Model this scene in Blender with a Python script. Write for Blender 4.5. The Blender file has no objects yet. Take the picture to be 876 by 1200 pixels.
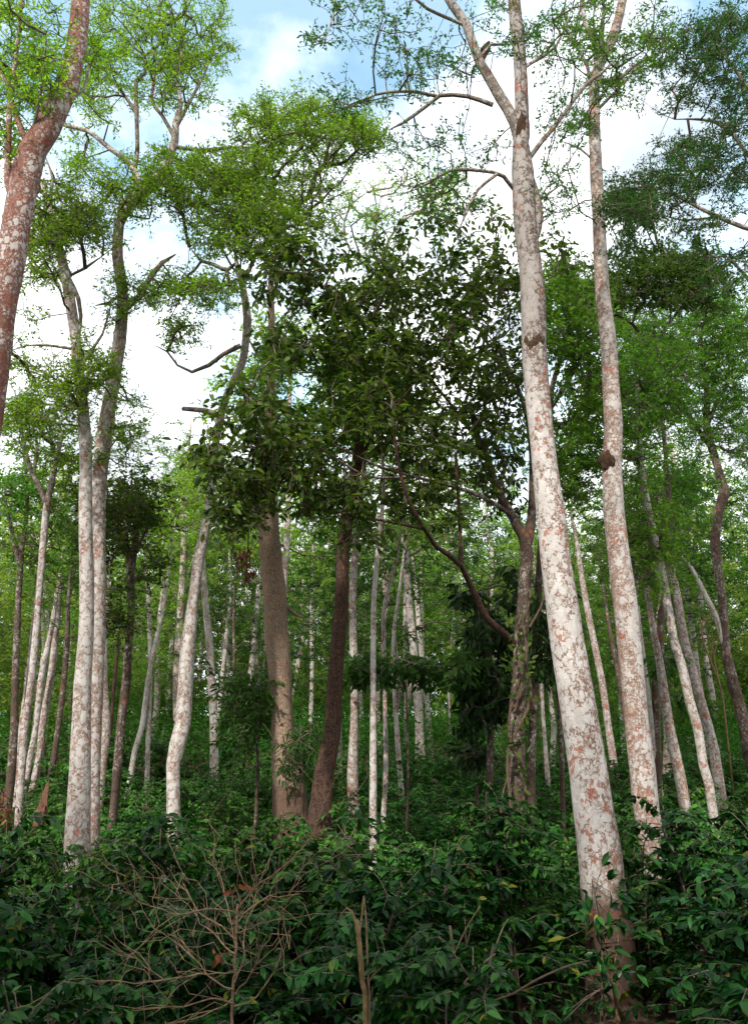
import bpy, math, random
import numpy as np
from mathutils import Vector

random.seed(7)
rng = np.random.default_rng(11)
S = bpy.context.scene
COL = S.collection

# ------------------------------------------------------------------ camera
W0, H0, F = 876.0, 1200.0, 1000.0          # the photograph's pixel grid and focal length in its pixels
PITCH = math.radians(16.0)
EYE = 2.4
CP, SP = math.cos(PITCH), math.sin(PITCH)
cam = bpy.data.cameras.new('camera')
cam.sensor_fit = 'VERTICAL'
cam.sensor_height = 24.0
cam.lens = 24.0 * F / H0
cam.clip_end = 3000.0
cam.clip_start = 0.05
co = bpy.data.objects.new('camera', cam)
COL.objects.link(co)
co.location = (0, 0, EYE)
co.rotation_euler = (math.pi / 2 + PITCH, 0, 0)
S.camera = co


def ray(px, py):
    u = (px - W0 / 2) / F
    v = (H0 / 2 - py) / F
    return np.array([u, CP - SP * v, SP + CP * v])


def at(px, py, d):
    r = ray(px, py)
    return np.array([0, 0, EYE]) + r * (d / r[1])


def axial(p):
    return p[1] * CP + (p[2] - EYE) * SP


def sp(x):
    return np.where(x > 30, x, np.log1p(np.exp(np.minimum(x, 30))))


def ground_z(x, y):
    x = np.asarray(x, float)
    y = np.asarray(y, float)
    h = 0.118 * sp((y - 9) / 1.5) * 1.5 - 0.19 * sp((y - 54) / 4) * 4
    h = h + 0.07 * np.sin(x * 0.9 + 1.3) * np.cos(y * 0.7) + 0.12 * np.sin(x * 0.23 + y * 0.11)
    return h


def depth_for(px, py, bh=1.15):
    """distance at which the sight line of a pixel meets the tops of the coffee shrubs"""
    r = ray(px, py)
    for y in np.arange(4.0, 60.0, 0.05):
        p = np.array([0, 0, EYE]) + r * (y / r[1])
        if p[2] <= ground_z(p[0], p[1]) + bh:
            return float(y)
    return 55.0


# ------------------------------------------------------------------ mesh collector
class MB:
    def __init__(s):
        s.v = []; s.n = 0
        s.q = []; s.qm = []; s.qr = []; s.qs = []
        s.t = []; s.tm = []; s.tr = []; s.ts = []

    def add(s, v, quads=None, tris=None, mat=0, rnd=0.5, smooth=True):
        v = np.asarray(v, float).reshape(-1, 3)
        for f, F_, M_, R_, S_ in ((quads, s.q, s.qm, s.qr, s.qs), (tris, s.t, s.tm, s.tr, s.ts)):
            if f is None or len(f) == 0:
                continue
            f = np.asarray(f, np.int64)
            F_.append(f + s.n)
            M_.append(np.full(len(f), mat, np.int32))
            R_.append(np.broadcast_to(np.asarray(rnd, float), (len(f),)) if np.ndim(rnd) < 1 or len(np.atleast_1d(rnd)) == len(f) else np.full(len(f), 0.5))
            S_.append(np.full(len(f), smooth))
        s.v.append(v)
        s.n += len(v)

    def mesh(s, name, mats, off=(0, 0, 0)):
        me = bpy.data.meshes.new(name)
        v = np.concatenate(s.v) - np.asarray(off, float)
        q = np.concatenate(s.q) if s.q else np.zeros((0, 4), np.int64)
        t = np.concatenate(s.t) if s.t else np.zeros((0, 3), np.int64)
        nq, nt = len(q), len(t)
        me.vertices.add(len(v))
        me.vertices.foreach_set('co', v.astype(np.float32).ravel())
        me.loops.add(nq * 4 + nt * 3)
        me.loops.foreach_set('vertex_index', np.concatenate([q.ravel(), t.ravel()]).astype(np.int32))
        me.polygons.add(nq + nt)
        ls = np.concatenate([np.arange(nq) * 4, nq * 4 + np.arange(nt) * 3]).astype(np.int32)
        me.polygons.foreach_set('loop_start', ls)
        try:
            lt = np.concatenate([np.full(nq, 4), np.full(nt, 3)]).astype(np.int32)
            me.polygons.foreach_set('loop_total', lt)
        except Exception:
            pass
        me.polygons.foreach_set('material_index', np.concatenate(s.qm + s.tm).astype(np.int32))
        me.polygons.foreach_set('use_smooth', np.concatenate(s.qs + s.ts).astype(bool))
        a = me.attributes.new('leaf_rnd', 'FLOAT', 'FACE')
        a.data.foreach_set('value', np.concatenate(s.qr + s.tr).astype(np.float32))
        for m in mats:
            me.materials.append(m)
        me.update(calc_edges=True)
        me.validate()
        return me


def link(name, me, parent=None, loc=(0, 0, 0)):
    o = bpy.data.objects.new(name, me)
    COL.objects.link(o)
    o.location = tuple(float(c) for c in loc)
    if parent is not None:
        o.parent = parent
    return o


def tag(o, label=None, cat=None, group=None, kind=None):
    if label: o['label'] = label
    if cat: o['category'] = cat
    if group: o['group'] = group
    if kind: o['kind'] = kind
    return o


def copy_tree(o, parent=None):
    c = o.copy()
    COL.objects.link(c)
    if parent is not None:
        c.parent = parent
    for ch in list(o.children):
        copy_tree(ch, c)
    return c


def unit(v):
    v = np.asarray(v, float)
    return v / (np.linalg.norm(v, axis=-1, keepdims=True) + 1e-9)


def catmull(P, step):
    P = np.asarray(P, float)
    if len(P) < 3:
        n = max(2, int(np.linalg.norm(P[-1, :3] - P[0, :3]) / step) + 1)
        return np.linspace(P[0], P[-1], n)
    Q = np.vstack([2 * P[0] - P[1], P, 2 * P[-1] - P[-2]])
    out = []
    for i in range(1, len(Q) - 2):
        a, b, c, d = Q[i - 1], Q[i], Q[i + 1], Q[i + 2]
        n = max(1, int(np.linalg.norm(c[:3] - b[:3]) / step))
        for k in range(n):
            t = k / n
            out.append(0.5 * ((2 * b) + (-a + c) * t + (2 * a - 5 * b + 4 * c - d) * t * t + (-a + 3 * b - 3 * c + d) * t ** 3))
    out.append(P[-1])
    return np.array(out)


def tube(mb, pts, rad, sides=14, mat=0, bump=0.0, seed=0, flare=0.0, lobes=5, flare_h=0.7, cap=True):
    """rings of a trunk or limb along a path, with an uneven outline and, at its foot, a root flare"""
    pts = np.asarray(pts, float); rad = np.asarray(rad, float)
    n = len(pts)
    tan = np.gradient(pts, axis=0)
    tan = unit(tan)
    ref = np.array([1.0, 0.13, 0.0])
    u = ref - tan[0] * ref.dot(tan[0]); u = unit(u)
    rr = np.random.default_rng(seed)
    ph = rr.uniform(0, 6.28, 12)
    ang = np.linspace(0, 2 * np.pi, sides, endpoint=False)
    L = np.concatenate([[0], np.cumsum(np.linalg.norm(np.diff(pts, axis=0), axis=1))])
    V = []
    for i in range(n):
        u = unit(u - tan[i] * u.dot(tan[i]))
        w = np.cross(tan[i], u)
        s = L[i]
        k = 1 + bump * (0.5 * np.sin(2 * ang + ph[0] + s * 0.9) + 0.4 * np.sin(3 * ang + ph[1] - s * 1.7) + 0.35 * np.sin(s * 3.1 + ph[2])
                        + 0.3 * np.sin(5 * ang + ph[3] + s * 4.3) + 0.3 * np.sin(s * 7.7 + ph[4] + ang) + 0.2 * np.sin(s * 15 + ph[5] + 2 * ang))
        if flare > 0:
            fz = math.exp(-max(pts[i][2] - pts[0][2], 0) / flare_h)
            k = k + flare * fz * (0.6 + 0.75 * np.maximum(0, np.sin(lobes * ang / 1.0 + ph[6] + 0.5 * np.sin(ang + ph[7]))) ** 1.5)
        V.append(pts[i] + rad[i] * k[:, None] * (np.cos(ang)[:, None] * u + np.sin(ang)[:, None] * w))
    V = np.concatenate(V)
    i, j = np.meshgrid(np.arange(n - 1), np.arange(sides), indexing='ij')
    j2 = (j + 1) % sides
    Q = np.stack([i * sides + j, i * sides + j2, (i + 1) * sides + j2, (i + 1) * sides + j], -1).reshape(-1, 4)
    T = None
    if cap:
        V = np.vstack([V, pts[-1] + tan[-1] * rad[-1] * 0.6])
        b = (n - 1) * sides
        T = np.array([[b + a, b + (a + 1) % sides, n * sides] for a in range(sides)])
    mb.add(V, Q, T, mat=mat)


def twigs(mb, A, B, ra, rb, mat, bend=0.12):
    """many short thin tubes at once, each bent in its middle"""
    n = len(A)
    if n == 0:
        return
    d = B - A
    ln = np.linalg.norm(d, axis=1, keepdims=True)
    t = unit(d)
    ref = np.where(np.abs(t[:, 2:3]) < 0.9, np.array([[0, 0, 1.0]]), np.array([[1.0, 0, 0]]))
    u = unit(np.cross(t, ref)); w = np.cross(t, u)
    mid = (A + B) / 2 + (u * rng.normal(0, bend, (n, 1)) + w * rng.normal(0, bend, (n, 1))) * ln * 0.5
    sd = 5
    ang = np.linspace(0, 2 * np.pi, sd, endpoint=False)
    ring = np.cos(ang)[None, :, None] * u[:, None] + np.sin(ang)[None, :, None] * w[:, None]
    ra = np.asarray(ra)[:, None, None]; rb = np.asarray(rb)[:, None, None]
    R = np.stack([A[:, None] + ring * ra, mid[:, None] + ring * (ra + rb) / 2, B[:, None] + ring * rb], 1)
    V = R.reshape(-1, 3)
    base = (np.arange(n) * 3 * sd)[:, None, None]
    i, j = np.meshgrid(np.arange(2), np.arange(sd), indexing='ij')
    q = np.stack([i * sd + j, i * sd + (j + 1) % sd, (i + 1) * sd + (j + 1) % sd, (i + 1) * sd + j], -1).reshape(1, -1, 4)
    mb.add(V, (q + base).reshape(-1, 4), mat=mat)


def leaves(mb, base, axis, nrm, ln, wd, mat=0, broad=False, curl=0.12):
    """leaf blades: a folded diamond for small leaflets, a six-face arched blade for broad ones"""
    n = len(base)
    if n == 0:
        return
    a = unit(axis)
    nn = unit(nrm - a * np.sum(nrm * a, 1, keepdims=True))
    s = np.cross(a, nn)
    ln = np.broadcast_to(ln, (n,))[:, None]; wd = np.broadcast_to(wd, (n,))[:, None]
    rnd = rng.random(n)
    if not broad:
        V = np.stack([base, base + a * ln * 0.45 + s * wd * 0.5 + nn * wd * 0.18, base + a * ln - nn * ln * curl,
                      base + a * ln * 0.45 - s * wd * 0.5 + nn * wd * 0.18], 1).reshape(-1, 3)
        q = np.arange(n)[:, None] * 4 + np.arange(4)[None]
        mb.add(V, q, mat=mat, rnd=rnd, smooth=False)
        return
    def pt(t, off, up):
        return base + a * ln * t + s * wd * off + nn * (wd * up - ln * curl * t * t)
    V = np.stack([pt(0, 0, 0), pt(.28, .42, .16), pt(.28, 0, 0), pt(.28, -.42, .16),
                  pt(.65, .40, .14), pt(.65, 0, 0), pt(.65, -.40, .14), pt(1.0, 0, .0)], 1).reshape(-1, 3)
    b = np.arange(n)[:, None, None] * 8
    q = np.array([[1, 4, 5, 2], [2, 5, 6, 3]])[None] + b
    t = np.array([[0, 1, 2], [0, 2, 3], [4, 7, 5], [5, 7, 6]])[None] + b
    nv = mb.n
    mb.add(V, q.reshape(-1, 4), mat=mat, rnd=np.repeat(rnd, 2), smooth=True)
    mb.t.append(t.reshape(-1, 3) + nv); mb.tm.append(np.full(n * 4, mat, np.int32))
    mb.tr.append(np.repeat(rnd, 4)); mb.ts.append(np.full(n * 4, True))


def grow(skel, att, bf=0.35, seg=0.45):
    """joins attraction points to a skeleton, nearest and shortest way first; returns nodes, parents and which nodes end a twig"""
    nodes = [p for p in skel]
    par = [-1] * len(skel)
    pl = [0.0] * len(skel)
    tip = [False] * len(skel)
    att = np.asarray(att)
    N = len(att)
    D = np.linalg.norm(att[:, None] - np.asarray(skel)[None], axis=2)
    best = D.argmin(1); cost = D.min(1); dist = cost.copy()
    alive = np.ones(N, bool)
    for _ in range(N):
        i = int(np.where(alive, cost, 1e9).argmin())
        alive[i] = False
        p = int(best[i]); tgt = att[i]
        k = max(1, int(dist[i] / seg))
        prev = p
        a = nodes[p]
        L = dist[i]
        jit = rng.normal(0, 0.07 * L / max(k, 1) + 0.01, (k, 3))
        for j in range(1, k + 1):
            t = j / k
            q = a + (tgt - a) * t + (jit[j - 1] if j < k else 0) + np.array([0, 0, 0.10 * L * math.sin(math.pi * t)])
            nodes.append(q); par.append(prev); pl.append(pl[prev] + L / k); tip.append(j == k)
            prev = len(nodes) - 1
            dd = np.linalg.norm(att - q, axis=1)
            c = dd + bf * pl[prev]
            m = alive & (c < cost)
            cost[m] = c[m]; best[m] = prev; dist[m] = dd[m]
    return np.array(nodes), np.array(par), np.array(tip)


def crown_mesh(mb, skel, att, r0=0.004, bf=0.35, spray=(5, 9, 0.32), leaf=(0.09, 0.034), broad=False, rcap=0.06, flat=0.6, seg=0.45, droop=0.0, keep=1.0):
    nodes, par, tip = grow(skel, att, bf, seg)
    n = len(nodes); m = len(skel)
    cnt = np.zeros(n)
    cnt[tip] = 1
    for i in range(n - 1, m - 1, -1):
        if par[i] >= m:
            cnt[par[i]] += cnt[i]
    r = np.minimum(r0 * np.maximum(cnt, 1) ** 0.5, rcap)
    idx = np.arange(m, n)
    A = nodes[par[idx]]; B = nodes[idx]
    ra = np.where(par[idx] >= m, r[par[idx]], r[idx] * 1.25)
    ra = np.minimum(ra, r[idx] * 1.8)
    twigs(mb, A, B, ra, r[idx], 1)
    ti = np.where(tip)[0]
    if keep < 1:
        ti = ti[rng.random(len(ti)) < keep]
    if len(ti) == 0:
        return
    k1, k2, rad = spray
    dirn = unit(nodes[ti] - nodes[par[ti]])
    b = np.repeat(nodes[ti], k1, 0)
    d = unit(np.repeat(dirn, k1, 0) * 0.5 + rng.normal(0, 0.65, (len(b), 3)) * np.array([1, 1, 0.6]) + np.array([0, 0, 0.12 - droop]))
    ln = rad * rng.uniform(0.5, 1.25, len(b))
    e = b + d * ln[:, None]
    twigs(mb, b, e, np.full(len(b), 0.0035), np.full(len(b), 0.002), 1, bend=0.2)
    t = (np.arange(k2) + 0.6) / k2
    pts = b[:, None] + (e - b)[:, None] * t[None, :, None] + rng.normal(0, 0.02, (len(b), k2, 3))
    ax = np.repeat(d[:, None], k2, 1) * 0.5 + rng.normal(0, 0.75, (len(b), k2, 3)) * np.array([1, 1, 0.55]) + np.array([0, 0, -0.1 - droop])
    nr = rng.normal(0, flat, (len(b), k2, 3)) + np.array([0, 0, 1.0])
    N = len(b) * k2
    sc = rng.uniform(0.65, 1.25, N)
    leaves(mb, pts.reshape(-1, 3), ax.reshape(-1, 3), nr.reshape(-1, 3), leaf[0] * sc, leaf[1] * sc, 0, broad)


# ------------------------------------------------------------------ materials
def newmat(name):
    m = bpy.data.materials.new(name)
    m.use_nodes = True
    nt = m.node_tree
    nt.nodes.clear()
    return m, nt, nt.nodes, nt.links


def ramp(nodes, stops, interp='LINEAR'):
    r = nodes.new('ShaderNodeValToRGB')
    r.color_ramp.interpolation = interp
    e = r.color_ramp.elements
    while len(e) < len(stops):
        e.new(0.5)
    for el, (p, c) in zip(e, stops):
        el.position = p
        el.color = (*c, 1) if len(c) == 3 else c
    return r


def mix(nodes, links, fac, a, b):
    n = nodes.new('ShaderNodeMix')
    n.data_type = 'RGBA'
    for sock, val in ((n.inputs[0], fac), (n.inputs[6], a), (n.inputs[7], b)):
        if hasattr(val, 'links'):
            links.new(val, sock)
        elif isinstance(val, (int, float)):
            sock.default_value = val
        else:
            sock.default_value = (*val, 1)
    return n.outputs[2]


def math_node(nodes, links, op, a, b, clamp=False):
    n = nodes.new('ShaderNodeMath')
    n.operation = op
    n.use_clamp = clamp
    for sock, val in ((n.inputs[0], a), (n.inputs[1], b)):
        if hasattr(val, 'links'):
            links.new(val, sock)
        else:
            sock.default_value = val
    return n.outputs[0]


def leaf_mat(name, dark, mid, light, rough=0.5, trans=0.35, tcol=None, spec=0.4, odd=None):
    m, nt, N, L = newmat(name)
    at_ = N.new('ShaderNodeAttribute'); at_.attribute_name = 'leaf_rnd'
    stops = [(0.0, dark), (0.5, mid), (0.93, light)]
    if odd:
        stops += [(0.975, light), (0.985, odd)]
    r = ramp(N, stops)
    L.new(at_.outputs['Fac'], r.inputs[0])
    tc = N.new('ShaderNodeTexCoord')
    nz = N.new('ShaderNodeTexNoise'); nz.inputs['Scale'].default_value = 0.9; nz.inputs['Detail'].default_value = 3
    L.new(tc.outputs['Object'], nz.inputs['Vector'])
    hv = N.new('ShaderNodeHueSaturation')
    mr = N.new('ShaderNodeMapRange')
    mr.inputs['From Min'].default_value = 0.3; mr.inputs['From Max'].default_value = 0.7
    mr.inputs['To Min'].default_value = 0.7; mr.inputs['To Max'].default_value = 1.3
    L.new(nz.outputs['Fac'], mr.inputs['Value'])
    oi = N.new('ShaderNodeObjectInfo')
    mo = N.new('ShaderNodeMapRange'); mo.inputs['To Min'].default_value = 0.75; mo.inputs['To Max'].default_value = 1.3
    L.new(oi.outputs['Random'], mo.inputs['Value'])
    L.new(math_node(N, L, 'MULTIPLY', mr.outputs[0], mo.outputs[0]), hv.inputs['Value'])
    mh = N.new('ShaderNodeMapRange'); mh.inputs['To Min'].default_value = 0.485; mh.inputs['To Max'].default_value = 0.512
    L.new(math_node(N, L, 'FRACT', math_node(N, L, 'MULTIPLY', oi.outputs['Random'], 7.31), 0.0), mh.inputs['Value'])
    L.new(mh.outputs[0], hv.inputs['Hue'])
    L.new(r.outputs[0], hv.inputs['Color'])
    p = N.new('ShaderNodeBsdfPrincipled')
    p.inputs['Roughness'].default_value = rough
    p.inputs['Specular IOR Level'].default_value = spec
    L.new(hv.outputs[0], p.inputs['Base Color'])
    t = N.new('ShaderNodeBsdfTranslucent')
    tm = N.new('ShaderNodeMix'); tm.data_type = 'RGBA'; tm.blend_type = 'MULTIPLY'; tm.inputs[0].default_value = 1.0
    L.new(hv.outputs[0], tm.inputs[6]); tm.inputs[7].default_value = (*(tcol or (1.5, 1.7, 0.8)), 1)
    L.new(tm.outputs[2], t.inputs[0])
    mx = N.new('ShaderNodeMixShader'); mx.inputs[0].default_value = trans
    L.new(p.outputs[0], mx.inputs[1]); L.new(t.outputs[0], mx.inputs[2])
    o = N.new('ShaderNodeOutputMaterial')
    L.new(mx.outputs[0], o.inputs[0])
    return m


def bark_mat(name, base_a, base_b, white=0.5, red=0.2, scale=1.0, foot=None, top=None, rough=0.85, wcol=(0.55, 0.525, 0.50), rcol=(0.20, 0.085, 0.055), side=0.0, ridges=0.0):
    """mottled bark: rounded pale lichen colonies of two sizes over brown-grey bark, rusty patches, small dark flecks;
    foot = height below which the lichen stops; side = how far the pale cover shifts to the +x face; ridges = upright furrows"""
    m, nt, N, L = newmat(name)
    tc = N.new('ShaderNodeTexCoord')
    mp = N.new('ShaderNodeMapping'); mp.inputs['Scale'].default_value = (scale, scale, scale * 0.8)
    L.new(tc.outputs['Object'], mp.inputs['Vector'])

    def noise(sc, det=6, rg=0.6, vec=None):
        n = N.new('ShaderNodeTexNoise'); n.inputs['Scale'].default_value = sc; n.inputs['Detail'].default_value = det; n.inputs['Roughness'].default_value = rg
        L.new(vec or mp.outputs[0], n.inputs['Vector']); return n
    dist = noise(22, 4)
    add = N.new('ShaderNodeVectorMath'); add.operation = 'MULTIPLY_ADD'
    L.new(dist.outputs['Color'], add.inputs[0]); add.inputs[1].default_value = (0.075, 0.075, 0.075); L.new(mp.outputs[0], add.inputs[2])

    def cells(sc):
        v = N.new('ShaderNodeTexVoronoi'); v.inputs['Scale'].default_value = sc
        L.new(add.outputs[0], v.inputs['Vector'])
        sx = N.new('ShaderNodeSeparateColor'); L.new(v.outputs['Color'], sx.inputs[0])
        return sx.outputs, v.outputs['Distance']
    c1, d1 = cells(14)
    c2, d2 = cells(31)
    c3, d3 = cells(64)
    big = noise(1.3, 3)
    mid = noise(6, 6)
    fine = noise(60, 5, 0.7)
    M = lambda op, a, b: math_node(N, L, op, a, b)
    bb = mix(N, L, ramp_fac(N, L, mid.outputs['Fac'], 0.35, 0.65), base_a, base_b)
    if ridges:
        m2 = N.new('ShaderNodeMapping'); m2.inputs['Scale'].default_value = (scale, scale, scale * 0.22)
        L.new(tc.outputs['Object'], m2.inputs['Vector'])
        rd = noise(26, 5, 0.65, m2.outputs[0])
        bb = mix(N, L, M('MULTIPLY', ramp_fac(N, L, rd.outputs['Fac'], 0.42, 0.56), ridges), tuple(c * 0.45 for c in base_a), bb)
    bb = mix(N, L, M('MULTIPLY', ramp_fac(N, L, fine.outputs['Fac'], 0.55, 0.72), 0.6), bb, tuple(c * 0.5 for c in base_a))
    bb = mix(N, L, M('MULTIPLY', ramp_fac(N, L, c3[0], 0.45, 0.6), 0.55), bb, tuple(c * 1.45 for c in base_b))
    bb = mix(N, L, M('MULTIPLY', ramp_fac(N, L, c2[2], 0.62, 0.7), 0.6), bb, rcol)
    rs = M('ADD', M('MULTIPLY', c2[1], 0.35), big.outputs['Fac'])
    bb = mix(N, L, M('MULTIPLY', ramp_fac(N, L, rs, 0.98 - red * 0.5, 1.10 - red * 0.5), 0.65), bb, rcol)
    # how thickly the lichen covers each stretch
    cov = M('ADD', M('MULTIPLY', M('SUBTRACT', big.outputs['Fac'], 0.5), 1.7), white)
    cov = M('ADD', cov, M('MULTIPLY', M('SUBTRACT', mid.outputs['Fac'], 0.5), 0.9))
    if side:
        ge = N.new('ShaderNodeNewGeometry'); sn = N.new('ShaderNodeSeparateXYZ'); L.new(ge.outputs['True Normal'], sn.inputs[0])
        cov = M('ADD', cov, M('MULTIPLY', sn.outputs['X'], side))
    def colony(c, d, k0, k1):
        lim = M('MULTIPLY', M('ADD', M('MULTIPLY', c[0], k0), M('MULTIPLY', cov, k1)), 0.62)
        return ramp_fac(N, L, M('SUBTRACT', lim, d), -0.035, 0.06)
    w1 = colony(c1, d1, 0.55, 0.85)
    w2 = colony(c2, d2, 0.7, 0.55)
    w3 = M('MULTIPLY', colony(c3, d3, 0.75, 0.5), 0.75)
    wm = M('MAXIMUM', M('MAXIMUM', w1, w2), w3)
    wm = M('MULTIPLY', wm, ramp_fac(N, L, cov, 0.02, 0.22))
    if foot is not None:
        sx = N.new('ShaderNodeSeparateXYZ'); L.new(tc.outputs['Object'], sx.inputs[0])
        zz = M('ADD', sx.outputs['Z'], M('MULTIPLY', mid.outputs['Fac'], 0.5))
        low = ramp_fac(N, L, zz, foot, foot + 0.2)
        wm = M('MULTIPLY', wm, low)
        bb = mix(N, L, M('MULTIPLY', M('SUBTRACT', 1.0, low), 0.75), bb, (0.075, 0.042, 0.028))
    if top is not None:
        sx = N.new('ShaderNodeSeparateXYZ'); L.new(tc.outputs['Object'], sx.inputs[0])
        up = ramp_fac(N, L, M('ADD', sx.outputs['Z'], M('MULTIPLY', mid.outputs['Fac'], 2.0)), top, top + 1.2)
        wm = M('MULTIPLY', wm, M('SUBTRACT', 1.0, M('MULTIPLY', up, 0.5)))
        bb = mix(N, L, M('MULTIPLY', up, 0.8), bb, (0.075, 0.055, 0.043))
    wc = mix(N, L, fine.outputs['Fac'], tuple(c * 0.8 for c in wcol), tuple(min(c * 1.15, 0.8) for c in wcol))
    wc = mix(N, L, M('MULTIPLY', c1[2], 0.6), wc, tuple(c * 0.68 for c in wcol))
    wc = mix(N, L, M('MULTIPLY', c2[2], 0.35), wc, (0.34, 0.29, 0.25))
    col = mix(N, L, M('MULTIPLY', wm, 0.9), bb, wc)
    fl = noise(30, 5, 0.75)
    col = mix(N, L, M('MULTIPLY', ramp_fac(N, L, fl.outputs['Fac'], 0.61, 0.67), 0.7), col, (0.09, 0.065, 0.05))
    osn = noise(4.1, 5, 0.6)
    os_ = M('ADD', M('MULTIPLY', c2[1], 0.22), osn.outputs['Fac'])
    col = mix(N, L, M('MULTIPLY', ramp_fac(N, L, os_, 0.80 - red * 0.1, 0.83 - red * 0.1), 0.75), col, (0.31, 0.085, 0.04))
    p = N.new('ShaderNodeBsdfPrincipled')
    p.inputs['Roughness'].default_value = rough
    p.inputs['Specular IOR Level'].default_value = 0.2
    L.new(col, p.inputs['Base Color'])
    hgt = M('ADD', M('MULTIPLY', fine.outputs['Fac'], 0.5), M('MULTIPLY', mid.outputs['Fac'], 1.0))
    hgt = M('ADD', hgt, M('MULTIPLY', wm, 0.3))
    if ridges:
        hgt = M('ADD', hgt, M('MULTIPLY', rd.outputs['Fac'], 2.0 * ridges))
    bp = N.new('ShaderNodeBump'); bp.inputs['Strength'].default_value = 0.7; bp.inputs['Distance'].default_value = 0.02
    L.new(hgt, bp.inputs['Height']); L.new(bp.outputs[0], p.inputs['Normal'])
    o = N.new('ShaderNodeOutputMaterial'); L.new(p.outputs[0], o.inputs[0])
    return m


def ramp_fac(N, L, val, lo, hi):
    mr = N.new('ShaderNodeMapRange'); mr.interpolation_type = 'SMOOTHSTEP'
    mr.inputs['From Min'].default_value = lo; mr.inputs['From Max'].default_value = hi
    L.new(val, mr.inputs['Value'])
    return mr.outputs[0]


def simple_mat(name, a, b, sc=12.0, rough=0.85, bump=0.4):
    m, nt, N, L = newmat(name)
    tc = N.new('ShaderNodeTexCoord')
    n = N.new('ShaderNodeTexNoise'); n.inputs['Scale'].default_value = sc; n.inputs['Detail'].default_value = 7; n.inputs['Roughness'].default_value = 0.65
    L.new(tc.outputs['Object'], n.inputs['Vector'])
    r = ramp(N, [(0.35, a), (0.65, b)])
    L.new(n.outputs['Fac'], r.inputs[0])
    p = N.new('ShaderNodeBsdfPrincipled'); p.inputs['Roughness'].default_value = rough; p.inputs['Specular IOR Level'].default_value = 0.25
    L.new(r.outputs[0], p.inputs['Base Color'])
    bp = N.new('ShaderNodeBump'); bp.inputs['Strength'].default_value = bump; bp.inputs['Distance'].default_value = 0.02
    L.new(n.outputs['Fac'], bp.inputs['Height']); L.new(bp.outputs[0], p.inputs['Normal'])
    o = N.new('ShaderNodeOutputMaterial'); L.new(p.outputs[0], o.inputs[0])
    return m


BARK = {
    'white': bark_mat('bark_white_lichen', (0.20, 0.15, 0.125), (0.31, 0.25, 0.21), white=0.56, red=0.3),
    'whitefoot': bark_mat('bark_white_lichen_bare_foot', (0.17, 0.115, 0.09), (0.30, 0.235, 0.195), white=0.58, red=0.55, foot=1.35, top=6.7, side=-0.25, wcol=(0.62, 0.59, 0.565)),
    'pink': bark_mat('bark_pinkish_mottled', (0.19, 0.125, 0.10), (0.29, 0.215, 0.175), white=0.40, red=0.3),
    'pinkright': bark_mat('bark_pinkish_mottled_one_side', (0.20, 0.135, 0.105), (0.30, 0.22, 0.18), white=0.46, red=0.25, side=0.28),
    'red': bark_mat('bark_rusty_red', (0.14, 0.062, 0.045), (0.21, 0.10, 0.075), white=0.17, red=0.3, rcol=(0.18, 0.07, 0.05)),
    'pale': bark_mat('bark_pale', (0.34, 0.285, 0.235), (0.46, 0.40, 0.345), white=0.62, red=0.1, scale=1.3),
    'tan': bark_mat('bark_tan_scaly', (0.25, 0.165, 0.12), (0.42, 0.305, 0.225), foot=1.7, white=0.05, red=0.15, scale=2.2, rcol=(0.24, 0.15, 0.09), wcol=(0.36, 0.28, 0.20), ridges=0.55),
    'limb': bark_mat('bark_limb_backlit_tone', (0.10, 0.078, 0.062), (0.20, 0.165, 0.138), white=0.28, red=0.2, rcol=(0.14, 0.075, 0.05), wcol=(0.36, 0.34, 0.31)),  # darker limb bark: backlit shade put into the colour
    'brown': bark_mat('bark_dark_brown', (0.036, 0.021, 0.015), (0.08, 0.047, 0.033), white=-0.3, red=-0.2, scale=1.5, rcol=(0.10, 0.05, 0.033), ridges=0.6),
    'dark': bark_mat('bark_dark_mossy', (0.038, 0.027, 0.021), (0.085, 0.060, 0.045), white=0.13, red=0.15, rcol=(0.095, 0.05, 0.034), wcol=(0.27, 0.245, 0.215)),
}
TWIG = simple_mat('twig_bark', (0.06, 0.045, 0.035), (0.16, 0.125, 0.095), 20)
TWIG_PALE = simple_mat('twig_bark_pale', (0.22, 0.18, 0.14), (0.40, 0.35, 0.29), 20)
DRY = simple_mat('dry_stem', (0.11, 0.065, 0.038), (0.25, 0.17, 0.105), 25)
STRAW = simple_mat('straw_stem', (0.11, 0.072, 0.03), (0.21, 0.145, 0.07), 25)
MOSS = simple_mat('brown_moss', (0.025, 0.015, 0.009), (0.085, 0.047, 0.025), 30, 0.95, 1.0)
MOSSG = simple_mat('green_moss', (0.04, 0.045, 0.015), (0.13, 0.10, 0.04), 30, 0.95, 1.0)
VINE = simple_mat('vine_bark', (0.05, 0.034, 0.024), (0.13, 0.088, 0.058), 25)
STEM = simple_mat('coffee_stem_bark', (0.03, 0.022, 0.014), (0.08, 0.058, 0.038), 25)
STUMP = simple_mat('split_wood', (0.07, 0.03, 0.02), (0.17, 0.085, 0.055), 14)
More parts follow.
